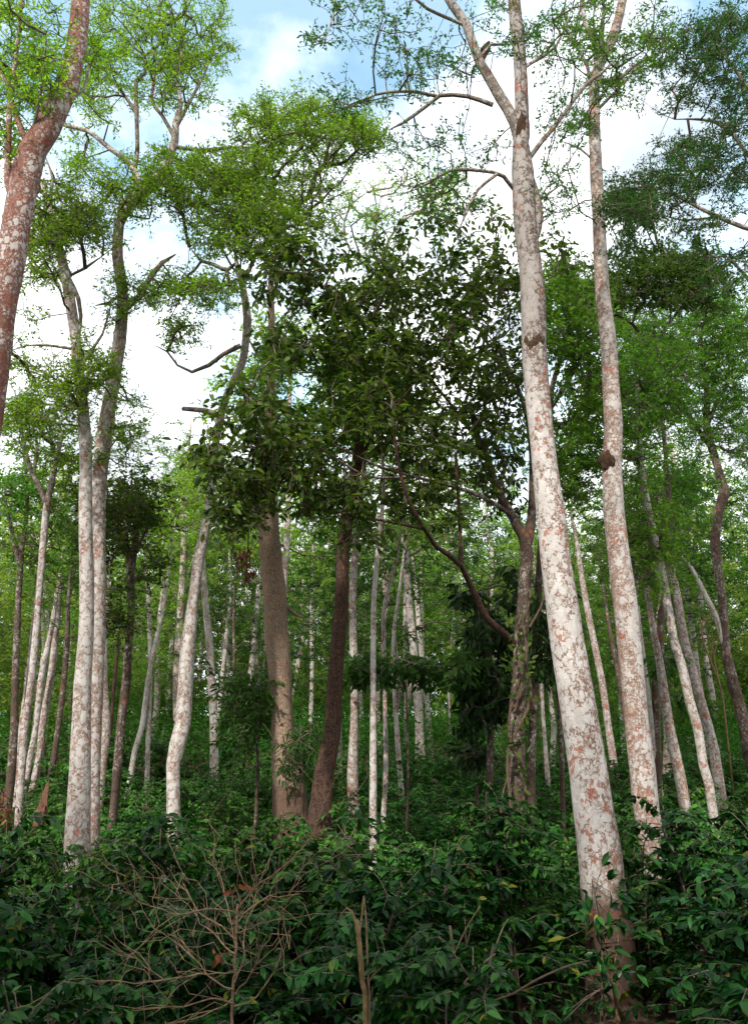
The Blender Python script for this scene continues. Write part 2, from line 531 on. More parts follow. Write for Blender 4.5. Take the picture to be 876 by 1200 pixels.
LEAF = {
    'light': leaf_mat('leaf_light_green', (0.075, 0.155, 0.012), (0.135, 0.25, 0.02), (0.22, 0.34, 0.035), 0.55, 0.6, spec=0.12),
    'far': leaf_mat('leaf_pale_green_hazed', (0.09, 0.165, 0.025), (0.155, 0.25, 0.04), (0.24, 0.33, 0.07), 0.55, 0.58, spec=0.12),  # aerial haze painted into the leaf colour of distant crowns
    'farmid': leaf_mat('leaf_mid_green_hazed', (0.055, 0.125, 0.02), (0.095, 0.19, 0.03), (0.16, 0.26, 0.05), 0.55, 0.55, spec=0.12),  # mid green of the distance, likewise paled in colour for haze
    'yellow': leaf_mat('leaf_fresh_green', (0.08, 0.16, 0.013), (0.145, 0.255, 0.022), (0.23, 0.34, 0.038), 0.55, 0.6, spec=0.12),
    'mid': leaf_mat('leaf_mid_green', (0.032, 0.09, 0.010), (0.058, 0.145, 0.015), (0.105, 0.21, 0.025), 0.5, 0.52, spec=0.12),
    'cool': leaf_mat('leaf_cool_green', (0.02, 0.062, 0.014), (0.035, 0.10, 0.020), (0.065, 0.145, 0.03), 0.5, 0.45, spec=0.12),
    'dark': leaf_mat('leaf_dark_broad', (0.022, 0.05, 0.007), (0.045, 0.088, 0.012), (0.095, 0.14, 0.022), 0.42, 0.42, spec=0.2),
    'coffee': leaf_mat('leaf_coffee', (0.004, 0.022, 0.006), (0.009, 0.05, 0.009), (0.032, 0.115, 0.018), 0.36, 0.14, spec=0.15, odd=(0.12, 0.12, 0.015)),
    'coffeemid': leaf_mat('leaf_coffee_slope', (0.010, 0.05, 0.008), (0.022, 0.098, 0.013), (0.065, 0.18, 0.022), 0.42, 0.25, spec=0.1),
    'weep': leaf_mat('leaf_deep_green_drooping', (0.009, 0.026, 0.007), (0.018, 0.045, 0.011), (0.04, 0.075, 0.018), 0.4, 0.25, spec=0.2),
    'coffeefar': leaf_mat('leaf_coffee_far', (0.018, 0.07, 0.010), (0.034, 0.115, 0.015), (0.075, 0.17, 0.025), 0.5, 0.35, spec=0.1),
    'rust': leaf_mat('leaf_dead_rust', (0.08, 0.025, 0.010), (0.14, 0.045, 0.016), (0.20, 0.085, 0.03), 0.7, 0.25, tcol=(1.2, 1.0, 0.7)),
    'yellowed': leaf_mat('leaf_turning_yellow', (0.20, 0.11, 0.015), (0.26, 0.16, 0.015), (0.30, 0.22, 0.03), 0.5, 0.35, tcol=(1.2, 1.1, 0.6)),
}


# ------------------------------------------------------------------ setting: soil
def build_ground():
    ys = np.concatenate([np.arange(-40, 0, 4), np.arange(0, 62, 1.0), np.arange(62, 120, 6), np.arange(120, 1600, 120)])
    xs = np.concatenate([-np.geomspace(1200, 42, 10), np.arange(-36, 37, 1.5), np.geomspace(42, 1200, 10)])
    X, Y = np.meshgrid(xs, ys)
    Z = ground_z(X, np.minimum(Y, 260))
    V = np.stack([X, Y, Z], -1).reshape(-1, 3)
    nx = len(xs); ny = len(ys)
    i, j = np.meshgrid(np.arange(ny - 1), np.arange(nx - 1), indexing='ij')
    Q = np.stack([i * nx + j, i * nx + j + 1, (i + 1) * nx + j + 1, (i + 1) * nx + j], -1).reshape(-1, 4)
    mb = MB(); mb.add(V, Q)
    m = simple_mat('soil_and_leaf_litter', (0.035, 0.028, 0.018), (0.10, 0.07, 0.04), 6, 0.95, 0.8)
    o = link('ground', mb.mesh('ground', [m]))
    tag(o, 'dark soil and leaf litter of the sloping plantation floor', None, None, 'structure')


build_ground()

TRUNKS = []      # (x, y) of every trunk foot, so shrubs keep clear of them


# ------------------------------------------------------------------ trees traced at their own distance and size
def sample_ell(px, py, rx, ry, n, d, dd, dr, plates=True):
    """attraction points of one crown mass: several flattened sprays with gaps between them"""
    if not plates or n < 10:
        u = unit(rng.normal(0, 1, (n, 3))) * (rng.random((n, 1)) ** (1 / 2.6))
    else:
        m = max(4, int(round(n / 6)))
        c = unit(rng.normal(0, 1, (m, 3))) * (rng.random((m, 1)) ** (1 / 2.4)) * 0.92
        k = rng.integers(0, m, n)
        o = rng.normal(0, 1, (n, 3)) * np.array([.21, .22, .07])
        u = c[k] + o
        u[:, 2] -= 0.10 * (np.abs(o[:, 0]) / .2) ** 2 * .5
        # a good third of the leaves stand loose between the sprays
        loose = rng.random(n) < .42
        u[loose] = (unit(rng.normal(0, 1, (n, 3))) * (rng.random((n, 1)) ** (1 / 3.2)) * 1.12)[loose]
    out = []
    for a in u:
        dist = d + dd + a[1] * dr
        out.append(at(px + a[0] * rx, py - a[2] * ry, max(dist, 3.0)))
    return np.array(out)


def px_path(pts, d, depth_shift=0.0):
    out = []
    n = len(pts)
    for i, p in enumerate(pts):
        dd = d + depth_shift * i / max(n - 1, 1)
        q = at(p[0], p[1], dd)
        out.append([*q, 0.5 * p[2] * axial(q) / F])
    return np.array(out)


def tree(label, pts, limbs=(), clus=(), bark='white', leaf='light', d=None, group=None, cat='tree', name='shade_tree', flare=0.25, flare_h=0.5, lobes=4,
         leafsize=(0.085, 0.032), spray=(5, 9, 0.30), r0=0.004, broad=False, bf=0.35, twig=None, sides=16, keep=1.0, moss=(), nest=None, droop=0.0, crown_label=None, bump=0.05, lean=0.0, seg=0.45):
    if d is None:
        d = depth_for(pts[0][0], pts[0][1])
    P = px_path(pts, d, lean)
    # carry the trunk on down to the soil below the shrubs
    b = P[0]
    dirn = P[0, :3] - P[1, :3]
    dirn = dirn / max(abs(dirn[2]), 0.2)
    gz = float(ground_z(b[0], b[1]))
    hgt = max(b[2] - gz, 0.0) + 0.06
    foot = np.array([b[0] + np.clip(dirn[0], -.25, .25) * hgt, b[1], b[2] - hgt, b[3] * 1.06])
    if hgt > 0.15:
        P = np.vstack([foot, P])
    C = catmull(P, 0.18 if d < 16 else 0.4)
    root = bpy.data.objects.new(name, None)
    root.empty_display_size = 0.3
    COL.objects.link(root)
    org = np.array([C[0, 0], C[0, 1], C[0, 2]])
    root.location = org
    tag(root, label, cat, group)
    TRUNKS.append((org[0], org[1], max(C[0, 3], 0.08)))
    seed = int(abs(pts[0][0]) * 7 + pts[0][1])
    mb = MB()
    tube(mb, C[:, :3], np.maximum(C[:, 3], 0.006), sides=sides if d < 20 else 9, bump=bump, seed=seed, flare=flare, lobes=lobes, flare_h=flare_h)
    trunk = link('trunk', mb.mesh('trunk', [BARK[bark]], org), root)
    skel = [c[:3] for c in C[int(len(C) * 0.45):]]
    curves = [C]
    for k, lm in enumerate(limbs):
        sh = s0 = 0.0
        mat = BARK[bark]
        if isinstance(lm, dict):
            sh = lm.get('shift', 0.0); s0 = lm.get('s0', 0.0); mat = lm.get('mat', mat); lp = lm['p']
        else:
            lp = lm
        lp = list(lp)
        if not (isinstance(lm, dict) and lm.get('stub')):
            lp[-1] = (*lp[-1][:2], lp[-1][2] * 0.4)
        if mat is BARK[bark] and lp[0][2] <= 7 and bark in ('white', 'whitefoot', 'pink', 'pinkright', 'red'):
            mat = BARK['limb']  # thin limbs take the bark painted darker for backlight
        Q = catmull(px_path(lp, d + s0, sh), 0.15)
        curves.append(Q)
        mb = MB()
        tube(mb, Q[:, :3], np.maximum(Q[:, 3], 0.005), sides=9, bump=0.07, seed=seed + k)
        link('branch', mb.mesh('branch', [mat], org), trunk)
        skel += [q[:3] for q in Q[len(Q) // 4:]]
    for (px, py, h, w, g) in moss:
        # an uneven coat of moss on the nearest stretch of trunk or limb
        c0 = at(px, py, d); s = axial(c0) / F
        cur = min(curves, key=lambda q: np.linalg.norm(q[:, :3] - c0, axis=1).min())
        fine_ = catmull(cur, 0.03)
        dist_ = np.linalg.norm(fine_[:, :3] - c0, axis=1)
        sel = np.where(np.abs(fine_[:, 2] - fine_[dist_.argmin(), 2]) < 0.5 * h * s)[0]
        if len(sel) < 4:
            continue
        seg_ = fine_[sel[0]:sel[-1] + 1]
        t_ = np.linspace(0, np.pi, len(seg_))
        mb = MB()
        tube(mb, seg_[:, :3], seg_[:, 3] * (0.985 + 0.06 * np.sin(t_) ** 0.5), sides=36, bump=0.05, seed=int(px + py))
        # ragged upper and lower edges
        vv = mb.v[0]; a_ = np.arctan2(vv[:, 1] - c0[1], vv[:, 0] - c0[0])
        vv[:, 2] += 0.22 * h * s * (np.sin(2 * a_ + px) + .7 * np.sin(5 * a_ + py) + .5 * np.sin(11 * a_ + px))
        link('moss', mb.mesh('moss', [MOSSG if g else MOSS], org), trunk)
    if nest:
        px, py, w, h = nest
        c0 = at(px, py, d); s = axial(c0) / F
        mb = MB()
        zz = np.linspace(-0.5, 0.5, 12)
        for q, (ox, oy, oz, k_) in enumerate(((-.03, -.05, 0, 1.0), (-.06, -.03, .03, .8), (.01, -.075, -.03, .8), (-.04, -.06, -.07, .62), (-.01, -.07, .06, .66))):
            pp = c0[None] + np.stack([0 * zz + ox, 0 * zz + oy, zz * h * s * k_ + oz], 1)
            tube(mb, pp, 0.45 * w * s * k_ * np.sqrt(np.maximum(1 - (2 * zz) ** 2, 0.02)), sides=14, bump=0.3, seed=5 + q)
        link('epiphyte_clump', mb.mesh('epiphyte_clump', [MOSS], org), trunk)
    if clus:
        if not broad:
            spray = (max(2, spray[0] - 2), spray[1], spray[2] * 1.05)
        att = np.concatenate([sample_ell(c[0], c[1], c[2], c[3], int(c[4] * (0.85 if broad else 1.6)), d, c[5] if len(c) > 5 else 0.0, c[6] if len(c) > 6 else 1.2, not broad) for c in clus])
        mb = MB()
        crown_mesh(mb, skel, att, r0=r0, leaf=leafsize, spray=spray, broad=broad, bf=bf, keep=keep, droop=droop, seg=seg)
        link('crown', mb.mesh('crown', [LEAF[leaf], twig or TWIG], org), root)
    return root



# ---- the near trunks
tree('leaning rusty red trunk cut by the upper left frame edge, closest tree on that side',
     [(-62, 1040, 41), (-40, 700, 38), (-10, 450, 34), (-3, 400, 33), (4, 350, 32), (14, 300, 32), (20, 262, 31), (27, 225, 31), (32, 200, 32), (39, 175, 31), (56, 150, 30),
      (66, 125, 30), (79, 100, 27), (85, 75, 24), (90, 50, 23), (93, 25, 22), (95, 0, 22), (98, -60, 20)],
     limbs=[[(14, 228, 10), (10, 215, 9), (10, 170, 7), (13, 110, 6), (20, 60, 4), (26, 0, 3), (28, -40, 2)],
            [(34, 172, 8), (22, 145, 6), (8, 100, 5), (-8, 70, 4)],
            {'p': [(36, 165, 5), (44, 130, 4), (52, 80, 3), (54, 40, 2)], 'shift': -0.6},
            {'p': [(72, 120, 5), (98, 105, 4), (103, 85, 3), (112, 60, 2)], 'shift': 0.5}],
     clus=[(30, 100, 34, 80, 53, 0.2, 0.9), (55, 60, 24, 50, 31, -0.4, 0.6), (5, 130, 20, 60, 19, 0.3, 0.8), (112, 55, 16, 40, 19, 0.6, 0.5), (10, 30, 28, 40, 19), (20, -40, 60, 40, 36), (100, -60, 50, 40, 24)],
     bark='red', leaf='light', d=8.0, moss=[(42, 163, 10, 33, 0)], spray=(5, 10, 0.24), leafsize=(0.06, 0.022), r0=0.0035)

tree('tall white lichen covered trunk on the left with a darker twin close behind it',
     [(91, 1000, 30), (94, 900, 24), (97, 800, 21), (100.5, 750, 18), (102, 700, 17), (100.5, 600, 16), (101, 550, 14), (99, 500, 14), (94, 450, 12), (89, 400, 12), (82, 350, 12),
      (72, 300, 11), (66, 275, 9), (58, 245, 7), (50, 215, 5)],
     limbs=[[(79, 322, 5), (92, 350, 5), (95, 370, 4.5), (93, 400, 4)], [(72, 305, 6), (84, 322, 4), (100, 314, 3.5), (120, 300, 3)], [(95, 430, 5), (108, 410, 4), (120, 392, 3), (132, 350, 3)],
            [(92, 410, 4), (60, 405, 3), (30, 405, 2), (10, 412, 1.5)], [(66, 278, 5), (58, 240, 4), (62, 210, 3), (52, 180, 2.5)]],
     clus=[(70, 250, 40, 50, 67), (100, 265, 45, 30, 56), (45, 330, 28, 50, 27), (105, 430, 26, 40, 32, -0.3, 0.5), (85, 455, 18, 40, 27, -0.4, 0.4), (35, 420, 34, 50, 20), (60, 470, 24, 40, 17), (40, 270, 30, 40, 25), (30, 215, 26, 40, 20)],
     bark='white', leaf='light', spray=(5, 10, 0.24), leafsize=(0.06, 0.022), flare=0.18)

tree('tall grey brown trunk forking high up, pressed against the back of the left white trunk',
     [(107, 985, 20), (109, 900, 18), (113, 800, 17), (116, 700, 16), (116, 600, 15), (118, 550, 17), (124, 500, 18), (132, 450, 15), (140, 400, 15), (144, 350, 13), (138, 300, 13), (140, 262, 12),
      (148, 240, 16), (168, 225, 15), (183, 212, 13), (198, 188, 10), (205, 165, 9), (206, 145, 8), (212, 120, 5), (206, 90, 4), (214, 60, 3), (210, 20, 2)],
     limbs=[[(146, 362, 9), (163, 348, 8), (176, 325, 7), (190, 308, 6), (206, 298, 4)],
            [(168, 222, 9), (152, 192, 7), (130, 175, 6), (102, 153, 5), (78, 148, 4), (60, 140, 3)],
            [(158, 196, 6), (161, 175, 5), (160, 130, 5), (160, 95, 5), (170, 85, 4), (170, 65, 4), (184, 54, 3), (200, 40, 2)],
            [(160, 132, 4), (140, 104, 3.5), (118, 82, 3)], [(204, 160, 5), (190, 135, 4.5), (178, 118, 4), (182, 85, 3), (178, 50, 2)],
            [(206, 150, 5), (222, 120, 4), (238, 90, 3), (250, 60, 2)], [(206, 172, 5), (235, 176, 4), (270, 173, 3.5), (306, 173, 2.5)],
            [(142, 345, 4), (128, 355, 4), (112, 358, 3)], [(130, 460, 5), (122, 440, 4), (112, 470, 3.5)]],
     clus=[(130, 50, 40, 60, 49), (180, 40, 50, 50, 61), (230, 70, 40, 50, 49), (255, 40, 20, 30, 15), (200, 95, 50, 40, 47), (120, 110, 36, 40, 30), (150, 215, 46, 36, 57, -0.4, 0.8), (140, 350, 20, 30, 22, -0.3, 0.4),
           (185, 340, 26, 24, 30), (120, 440, 22, 30, 22), (140, 520, 34, 26, 30), (185, 215, 30, 25, 25), (170, -20, 100, 50, 61), (95, 180, 26, 40, 22), (150, 480, 20, 50, 15)],
     bark='pink', leaf='light', spray=(5, 10, 0.25), leafsize=(0.06, 0.022), flare=0.15, moss=[(176, 214, 10, 18, 0), (160, 176, 12, 9, 0)])

tree('slender crooked white trunk bending right as it rises, left of the massive tan one',
     [(204, 985, 16), (203, 930, 15), (203, 895, 16), (208, 872, 19), (214, 850, 19), (217, 800, 18), (221, 750, 17), (227, 700, 13), (234, 650, 13), (241, 620, 11), (244, 600, 10), (248, 560, 9),
      (251, 530, 9), (260, 480, 9), (272, 450, 8.5), (284, 425, 9), (288, 400, 9), (290, 375, 10), (286, 345, 8), (282, 325, 8)],
     limbs=[[(282, 328, 8), (277, 308, 7), (266, 317, 6), (250, 310, 5), (236, 306, 4), (222, 290, 3)], [(283, 328, 6), (291, 318, 5.5), (297, 305, 5), (292, 290, 4), (305, 270, 3.5), (318, 262, 3)],
            [(282, 405, 6), (262, 415, 5), (245, 428, 5), (225, 436, 4), (208, 428, 3), (196, 412, 2.5), (182, 405, 2)], {'p': [(258, 487, 7), (240, 481, 6), (214, 479, 5)], 'stub': 1},
            [(297, 302, 5), (310, 285, 4), (330, 270, 3.5), (350, 262, 3)], [(277, 308, 4), (276, 280, 3.5), (290, 245, 3)]],
     clus=[(255, 225, 60, 50, 105), (330, 140, 55, 32, 72), (300, 190, 50, 40, 53), (390, 165, 45, 36, 60), (300, 250, 60, 40, 66), (240, 340, 42, 24, 39), (425, 160, 30, 22, 26), (345, 255, 50, 35, 45), (270, 280, 50, 26, 39), (210, 390, 26, 24, 14), (380, 220, 40, 24, 16), (200, 205, 30, 34, 26)],
     bark='white', leaf='yellow', d=10.5, spray=(6, 10, 0.26), leafsize=(0.06, 0.024), flare=0.2, lean=1.2)

tree('massive tan scaly trunk with a flared brown buttressed foot, thickest in the centre left',
     [(340, 945, 38), (337, 915, 34), (333, 885, 29), (331, 850, 26), (329, 800, 26), (325, 750, 27), (322, 700, 27), (317, 650, 25), (314, 600, 22), (314, 550, 17), (316, 500, 14), (318, 430, 10), (318, 370, 8), (317, 308, 6)],
     limbs=[[(312, 622, 9), (302, 618, 8), (292, 608, 7), (288, 590, 5)], [(316, 435, 6), (306, 420, 5), (300, 412, 4), (290, 395, 3)], [(336, 712, 5), (350, 722, 4), (356, 724, 3)]],
     clus=[(330, 415, 26, 40, 30), (310, 440, 24, 30, 18), (330, 520, 30, 40, 12), (300, 590, 20, 20, 8)],
     bark='tan', leaf='mid', flare=0.4, flare_h=0.9, lobes=5, spray=(6, 10, 0.25), leafsize=(0.07, 0.026), sides=28, bump=0.06)

tree('dark brown sinuous trunk leaning right from a wide foot in the centre',
     [(373, 975, 28), (376, 945, 25), (380, 905, 23), (389, 860, 20), (392, 800, 18.5), (396, 750, 17), (400, 700, 16), (402, 650, 16), (404, 625, 16), (409, 590, 15), (417, 550, 13), (423, 500, 11), (426, 455, 8), (424, 400, 5)],
     limbs=[[(406, 612, 7), (418, 590, 5), (434, 575, 4)], [(418, 545, 5), (440, 500, 4), (452, 450, 3)], [(422, 500, 5), (402, 470, 4), (385, 440, 3)]],
     clus=[(425, 420, 55, 60, 70, 0.6, 1.3), (380, 500, 50, 50, 40, 0.6, 1.0), (470, 470, 40, 50, 36, 0.6, 1.0), (400, 600, 40, 40, 22, 0.5, 1)],
     bark='brown', leaf='mid', flare=0.5, flare_h=0.7, spray=(6, 9, 0.28), leafsize=(0.085, 0.036))

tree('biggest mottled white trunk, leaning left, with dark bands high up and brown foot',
     [(722, 1215, 62), (717, 1150, 54), (713, 1080, 52), (707, 1050, 50), (702, 1000, 50), (695, 950, 47), (688, 900, 45), (680, 850, 43), (671.5, 800, 41), (664, 750, 40), (657, 700, 38), (650, 650, 35),
      (645, 600, 33), (638.5, 550, 29), (633, 500, 28), (628, 450, 29), (625, 400, 28), (624, 350, 28), (621, 310, 26), (617, 280, 27), (614, 240, 27), (612, 200, 25), (610, 170, 19), (611, 135, 17), (610, 100, 16), (608, 60, 15), (604, 25, 15), (602, 0, 14), (598, -60, 12)],
     limbs=[{'p': [(617, 250, 12), (612, 190, 13), (603, 145, 13), (586, 115, 13), (573, 92, 12), (561, 72, 11), (553, 50, 11), (545, 27, 11), (528, 4, 10), (510, -30, 9), (490, -60, 5)], 'mat': BARK['limb']},
            [(619, 292, 14), (629, 265, 13), (628, 235, 13), (620, 200, 13)],
            [(620, 185, 6), (634, 166, 6), (650, 148, 5), (668, 122, 4.5), (688, 97, 4), (704, 86, 4), (720, 70, 3)],
            {'p': [(602, 222, 5), (590, 207, 4.5), (578, 202, 4), (530, 199, 3.5), (505, 213, 3), (480, 225, 2)], 'shift': -0.5}, {'p': [(582, 204, 4), (560, 222, 3.5), (548, 245, 3.5), (538, 268, 3)], 's0': -0.2, 'shift': -0.2},
            [(577, 123, 6), (548, 113, 5), (515, 112, 4.5), (497, 126, 4), (472, 144, 3.5), (456, 152, 3)], {'p': [(512, 113, 4), (480, 107, 3.5), (440, 111, 3), (405, 128, 2), (385, 132, 1.5)], 'shift': -0.6},
            [(564, 65, 4), (575, 52, 3.5), (590, 52, 3), (605, 42, 2.5)], [(614, 80, 3.5), (640, 60, 3), (655, 40, 2)], {'p': [(545, 30, 4), (500, 10, 3.5), (470, -10, 3), (400, -10, 2.5), (390, 20, 2), (380, 50, 1.5)], 'shift': -0.8},
            [(632, 235, 3), (645, 225, 2.5), (660, 214, 2)], [(620, 75, 4), (650, 55, 3), (670, 10, 2)]],
     clus=[(440, 25, 60, 30, 20, -0.6, 0.8), (385, 30, 22, 36, 10, -0.8, 0.3), (470, 80, 50, 40, 20, -0.4, 0.8), (420, 118, 40, 22, 16, -0.6, 0.5), (525, 75, 40, 30, 22), (510, 165, 50, 30, 14), (530, 240, 50, 40, 26, -0.2, 0.7),
           (590, 30, 40, 36, 20), (645, 55, 30, 50, 26), (655, 150, 24, 50, 12), (650, 230, 22, 50, 14), (560, 190, 40, 40, 10), (500, 210, 40, 36, 14), (600, -50, 160, 50, 70)],
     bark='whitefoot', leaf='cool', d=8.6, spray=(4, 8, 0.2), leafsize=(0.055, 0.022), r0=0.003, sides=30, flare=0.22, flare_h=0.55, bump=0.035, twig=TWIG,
     moss=[(624, 404, 19, 29, 0), (617, 288, 24, 27, 0), (613, 150, 26, 17, 0), (556, 60, 30, 13, 0), (603, 10, 16, 16, 1)])

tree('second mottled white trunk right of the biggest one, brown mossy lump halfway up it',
     [(764, 992, 31), (757, 950, 30), (752, 900, 30), (746, 850, 28), (741, 800, 28), (736, 750, 27), (731, 700, 27), (724, 650, 25), (719, 600, 24), (717, 550, 22), (718, 500, 21), (715, 450, 20), (712, 400, 19),
      (706, 350, 17), (703, 300, 16), (701, 250, 15), (698, 200, 14), (696, 150, 13), (696, 100, 12), (700, 78, 12), (711, 58, 12), (722, 30, 11), (730, -5, 10), (740, -60, 8)],
     limbs=[[(699, 80, 8), (698, 55, 7), (688, 35, 6), (682, 10, 5), (680, -30, 4)], [(702, 74, 6), (704, 50, 5), (706, 20, 4), (708, -20, 3)], [(703, 95, 5), (725, 92, 4), (750, 72, 3.5), (790, 55, 3)],
            [(700, 128, 4), (718, 110, 3), (745, 80, 2.5), (765, 50, 2)], [(694, 100, 4), (684, 70, 3.5), (666, 40, 3), (660, 10, 2)], [(706, 200, 3), (680, 175, 2.5), (656, 165, 2)]],
     clus=[(690, 30, 34, 40, 36), (740, 70, 46, 40, 40), (770, 30, 30, 30, 20), (720, 110, 36, 30, 18), (675, 140, 22, 50, 12), (690, 60, 30, 30, 16), (730, -60, 90, 50, 60), (668, 200, 20, 60, 10)],
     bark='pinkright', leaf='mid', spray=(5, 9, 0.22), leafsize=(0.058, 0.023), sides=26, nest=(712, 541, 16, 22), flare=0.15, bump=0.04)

tree('dark leaved tree with vine wrapped mossy trunk, its long limb arching low to the left',
     [(606, 972, 17), (605, 930, 19), (605, 850, 20), (608, 800, 17), (610, 750, 18), (613, 700, 15), (617, 650, 15), (614, 630, 14), (600, 605, 11), (588, 585, 10), (578, 560, 9), (570, 535, 8), (560, 512, 6), (550, 480, 4)],
     limbs=[{'p': [(605, 758, 9), (590, 742, 8.5), (570, 725, 8), (558, 700, 7.5), (548, 680, 7), (540, 663, 6.5), (525, 650, 6), (510, 640, 5.5), (497, 620, 5), (484, 598, 4.5), (470, 560, 4), (461, 500, 3.5), (468, 470, 3), (485, 450, 2)], 'shift': -2.2, 'mat': BARK['brown']},
            {'p': [(540, 663, 5), (538, 600, 4), (535, 560, 3.5), (534, 532, 3), (543, 518, 2.5)], 's0': -0.73, 'shift': -0.3, 'mat': BARK['brown']},
            [(617, 640, 12), (622, 610, 11), (624, 570, 9), (622, 520, 7), (612, 470, 5), (590, 420, 4), (570, 390, 3)], [(582, 572, 7), (591, 550, 6), (588, 533, 5.5), (574, 518, 5), (580, 498, 4), (586, 470, 3)],
            {'p': [(600, 605, 6), (570, 585, 5), (530, 570, 4), (490, 560, 3.5), (440, 545, 3), (390, 520, 2)], 'shift': -2.0}, {'p': [(570, 535, 5), (540, 490, 4), (500, 440, 3.5), (460, 400, 3), (420, 370, 2.5), (370, 330, 2)], 'shift': -1.5},
            {'p': [(545, 470, 4), (558, 430, 4), (568, 395, 3), (575, 360, 2)], 'shift': 0.2}, {'p': [(470, 560, 3), (430, 558, 3), (390, 535, 2.5), (340, 500, 2), (300, 470, 2)], 's0': -1.47, 'shift': -1.0},
            {'p': [(497, 620, 4), (460, 612, 3.5), (420, 605, 3), (370, 595, 2.5), (320, 585, 2)], 's0': -1.17, 'shift': -0.9}],
     clus=[(340, 320, 50, 40, 46, -1.5, 0.8), (400, 330, 60, 46, 68, -1.3, 1.0), (470, 330, 50, 36, 51, -1.0, 1.0), (560, 320, 60, 34, 55, -0.3, 1), (430, 400, 60, 50, 68, -1.3, 1), (530, 400, 60, 46, 61, -0.8, 1), (330, 400, 40, 30, 19, -1.8, .8),
           (290, 480, 44, 50, 46, -2.4, .6), (340, 530, 50, 46, 51, -2.2, .7), (420, 480, 50, 46, 47, -1.6, .8), (490, 500, 60, 50, 57, -1.2, .9), (560, 480, 50, 46, 47, -.2, .8), (300, 570, 50, 36, 39, -2.2, .6), (390, 570, 50, 36, 37, -1.8, .7),
           (540, 560, 46, 40, 33, -.3, .8), (600, 420, 40, 46, 37, 0.3, .8), (640, 300, 30, 30, 14, .3, .8), (590, 560, 30, 50, 23, .4, .7), (480, 580, 40, 30, 14, -1.2, .6), (280, 610, 26, 16, 10, -2.2, .5), (540, 350, 50, 40, 34, -.6, .9), (580, 480, 40, 60, 34, -.2, .8), (500, 430, 50, 50, 34, -1.0, .9), (610, 350, 30, 40, 20, .3, .7), (350, 280, 30, 18, 9, -1.5, .6), (455, 285, 26, 24, 9, -1, .6), (520, 268, 34, 24, 12, -.5, .7), (588, 262, 28, 24, 10, .2, .6), (245, 535, 24, 30, 12, -2.4, .5), (500, 600, 40, 30, 12, -1.0, .7), (250, 600, 26, 14, 7, -2.3, .5), (430, 620, 40, 16, 8, -1.4, .6)],
     bark='dark', leaf='dark', d=11.0, broad=True, leafsize=(0.108, 0.052), spray=(4, 5, 0.26), r0=0.0035, bf=0.25, flare=0.3, droop=0.25, bump=0.08, seg=0.4)

# ---- the trunks of the middle distance, each traced
MID = 'slender plantation trees in the middle distance'


def thin(label, pts, clus=None, limbs=(), bark='white', leaf='light', d=None, n=34, name='slender_tree', **k):
    if d is None:
        d = depth_for(pts[0][0], pts[0][1])
    if clus is None:
        # the stem runs on up into its own leaves
        (xa, ya, _), (xb, yb, wb) = pts[-2], pts[-1]
        e = 55.0
        pts = list(pts) + [(xb + (xb - xa) / max(ya - yb, 1) * e, yb - e, wb * .55)]
        x, y = pts[-1][0], pts[-1][1] + 20
        s = 12.0 / d
        clus = [(x + rng.uniform(-20, 20), y - 10, 60 * s, 55 * s, n), (x + rng.uniform(-60, 60) * s, y - 50 * s, 60 * s, 45 * s, n)]
    k.setdefault('spray', (5, 8, 0.30)); k.setdefault('leafsize', (0.09, 0.036)); k.setdefault('flare', 0.12)
    return tree(label, pts, limbs, clus, bark, leaf, d, MID, name=name, **k)


thin('thin white trunk at the far left whose foot meets the shrubs lowest there, forked top', [(21, 970, 8.5), (26, 900, 8.5), (30, 850, 8.5), (37, 800, 8.5), (42, 750, 8.5), (46, 700, 7), (50, 650, 8), (54, 600, 8), (60, 570, 7), (68, 530, 6), (74, 505, 4)],
     [(45, 500, 40, 40, 46), (75, 520, 30, 50, 30), (20, 480, 30, 36, 30), (95, 560, 30, 30, 16)], limbs=[[(56, 592, 7), (46, 570, 6.5), (36, 548, 6), (28, 520, 5), (22, 490, 4), (18, 460, 3)], [(66, 540, 4), (62, 520, 3.5), (50, 490, 3)], [(40, 555, 4), (44, 520, 3), (36, 490, 2)]],
     leaf='light', spray=(5, 9, 0.25), leafsize=(0.07, 0.028))
thin('reddish slim trunk touching the thin white one at the far left', [(21, 925, 9), (23, 880, 9), (28, 840, 8.5), (34, 800, 8.5), (39, 750, 8), (44, 700, 6), (48, 640, 4)], [(30, 640, 40, 40, 30), (60, 600, 36, 36, 24)], bark='pink', leaf='mid')
thin('brown forked trunk nearest the left frame edge, its two arms bare', [(11, 930, 10), (14, 900, 10), (17, 850, 9), (18, 800, 8), (20, 750, 8), (22, 700, 7), (24, 670, 7), (26, 640, 6), (31, 605, 5), (32, 570, 4), (28, 530, 3)],
     [(15, 580, 40, 40, 34), (30, 560, 30, 40, 18)], limbs=[[(24, 665, 6), (18, 640, 5), (12, 612, 4), (6, 580, 3)]], bark='dark', leaf='mid')
thin('pale narrow trunk left of the wider spotted trunk in the far left cluster', [(35, 892, 6.5), (37, 880, 6.5), (43, 850, 6), (48, 800, 8), (58, 750, 6.5), (62, 730, 6), (67, 690, 4)], [(60, 690, 40, 40, 24), (85, 670, 34, 30, 20)], leaf='mid')
thin('wider red spotted trunk with a dead rusty tip in the far left cluster', [(46, 889, 9), (48, 880, 9), (50, 850, 8.5), (59, 800, 8.5), (65, 750, 7.5), (69, 700, 7), (72, 672, 6)], [(70, 690, 26, 26, 14), (48, 720, 26, 26, 12)], bark='pink', leaf='mid')
thin('dull brown leaning trunk just left of the white pair', [(62, 897, 7.5), (65, 880, 7), (69, 850, 6.5), (75, 800, 6.5), (79, 750, 6), (80, 710, 5), (83, 670, 3)], bark='dark', leaf='mid', n=24)
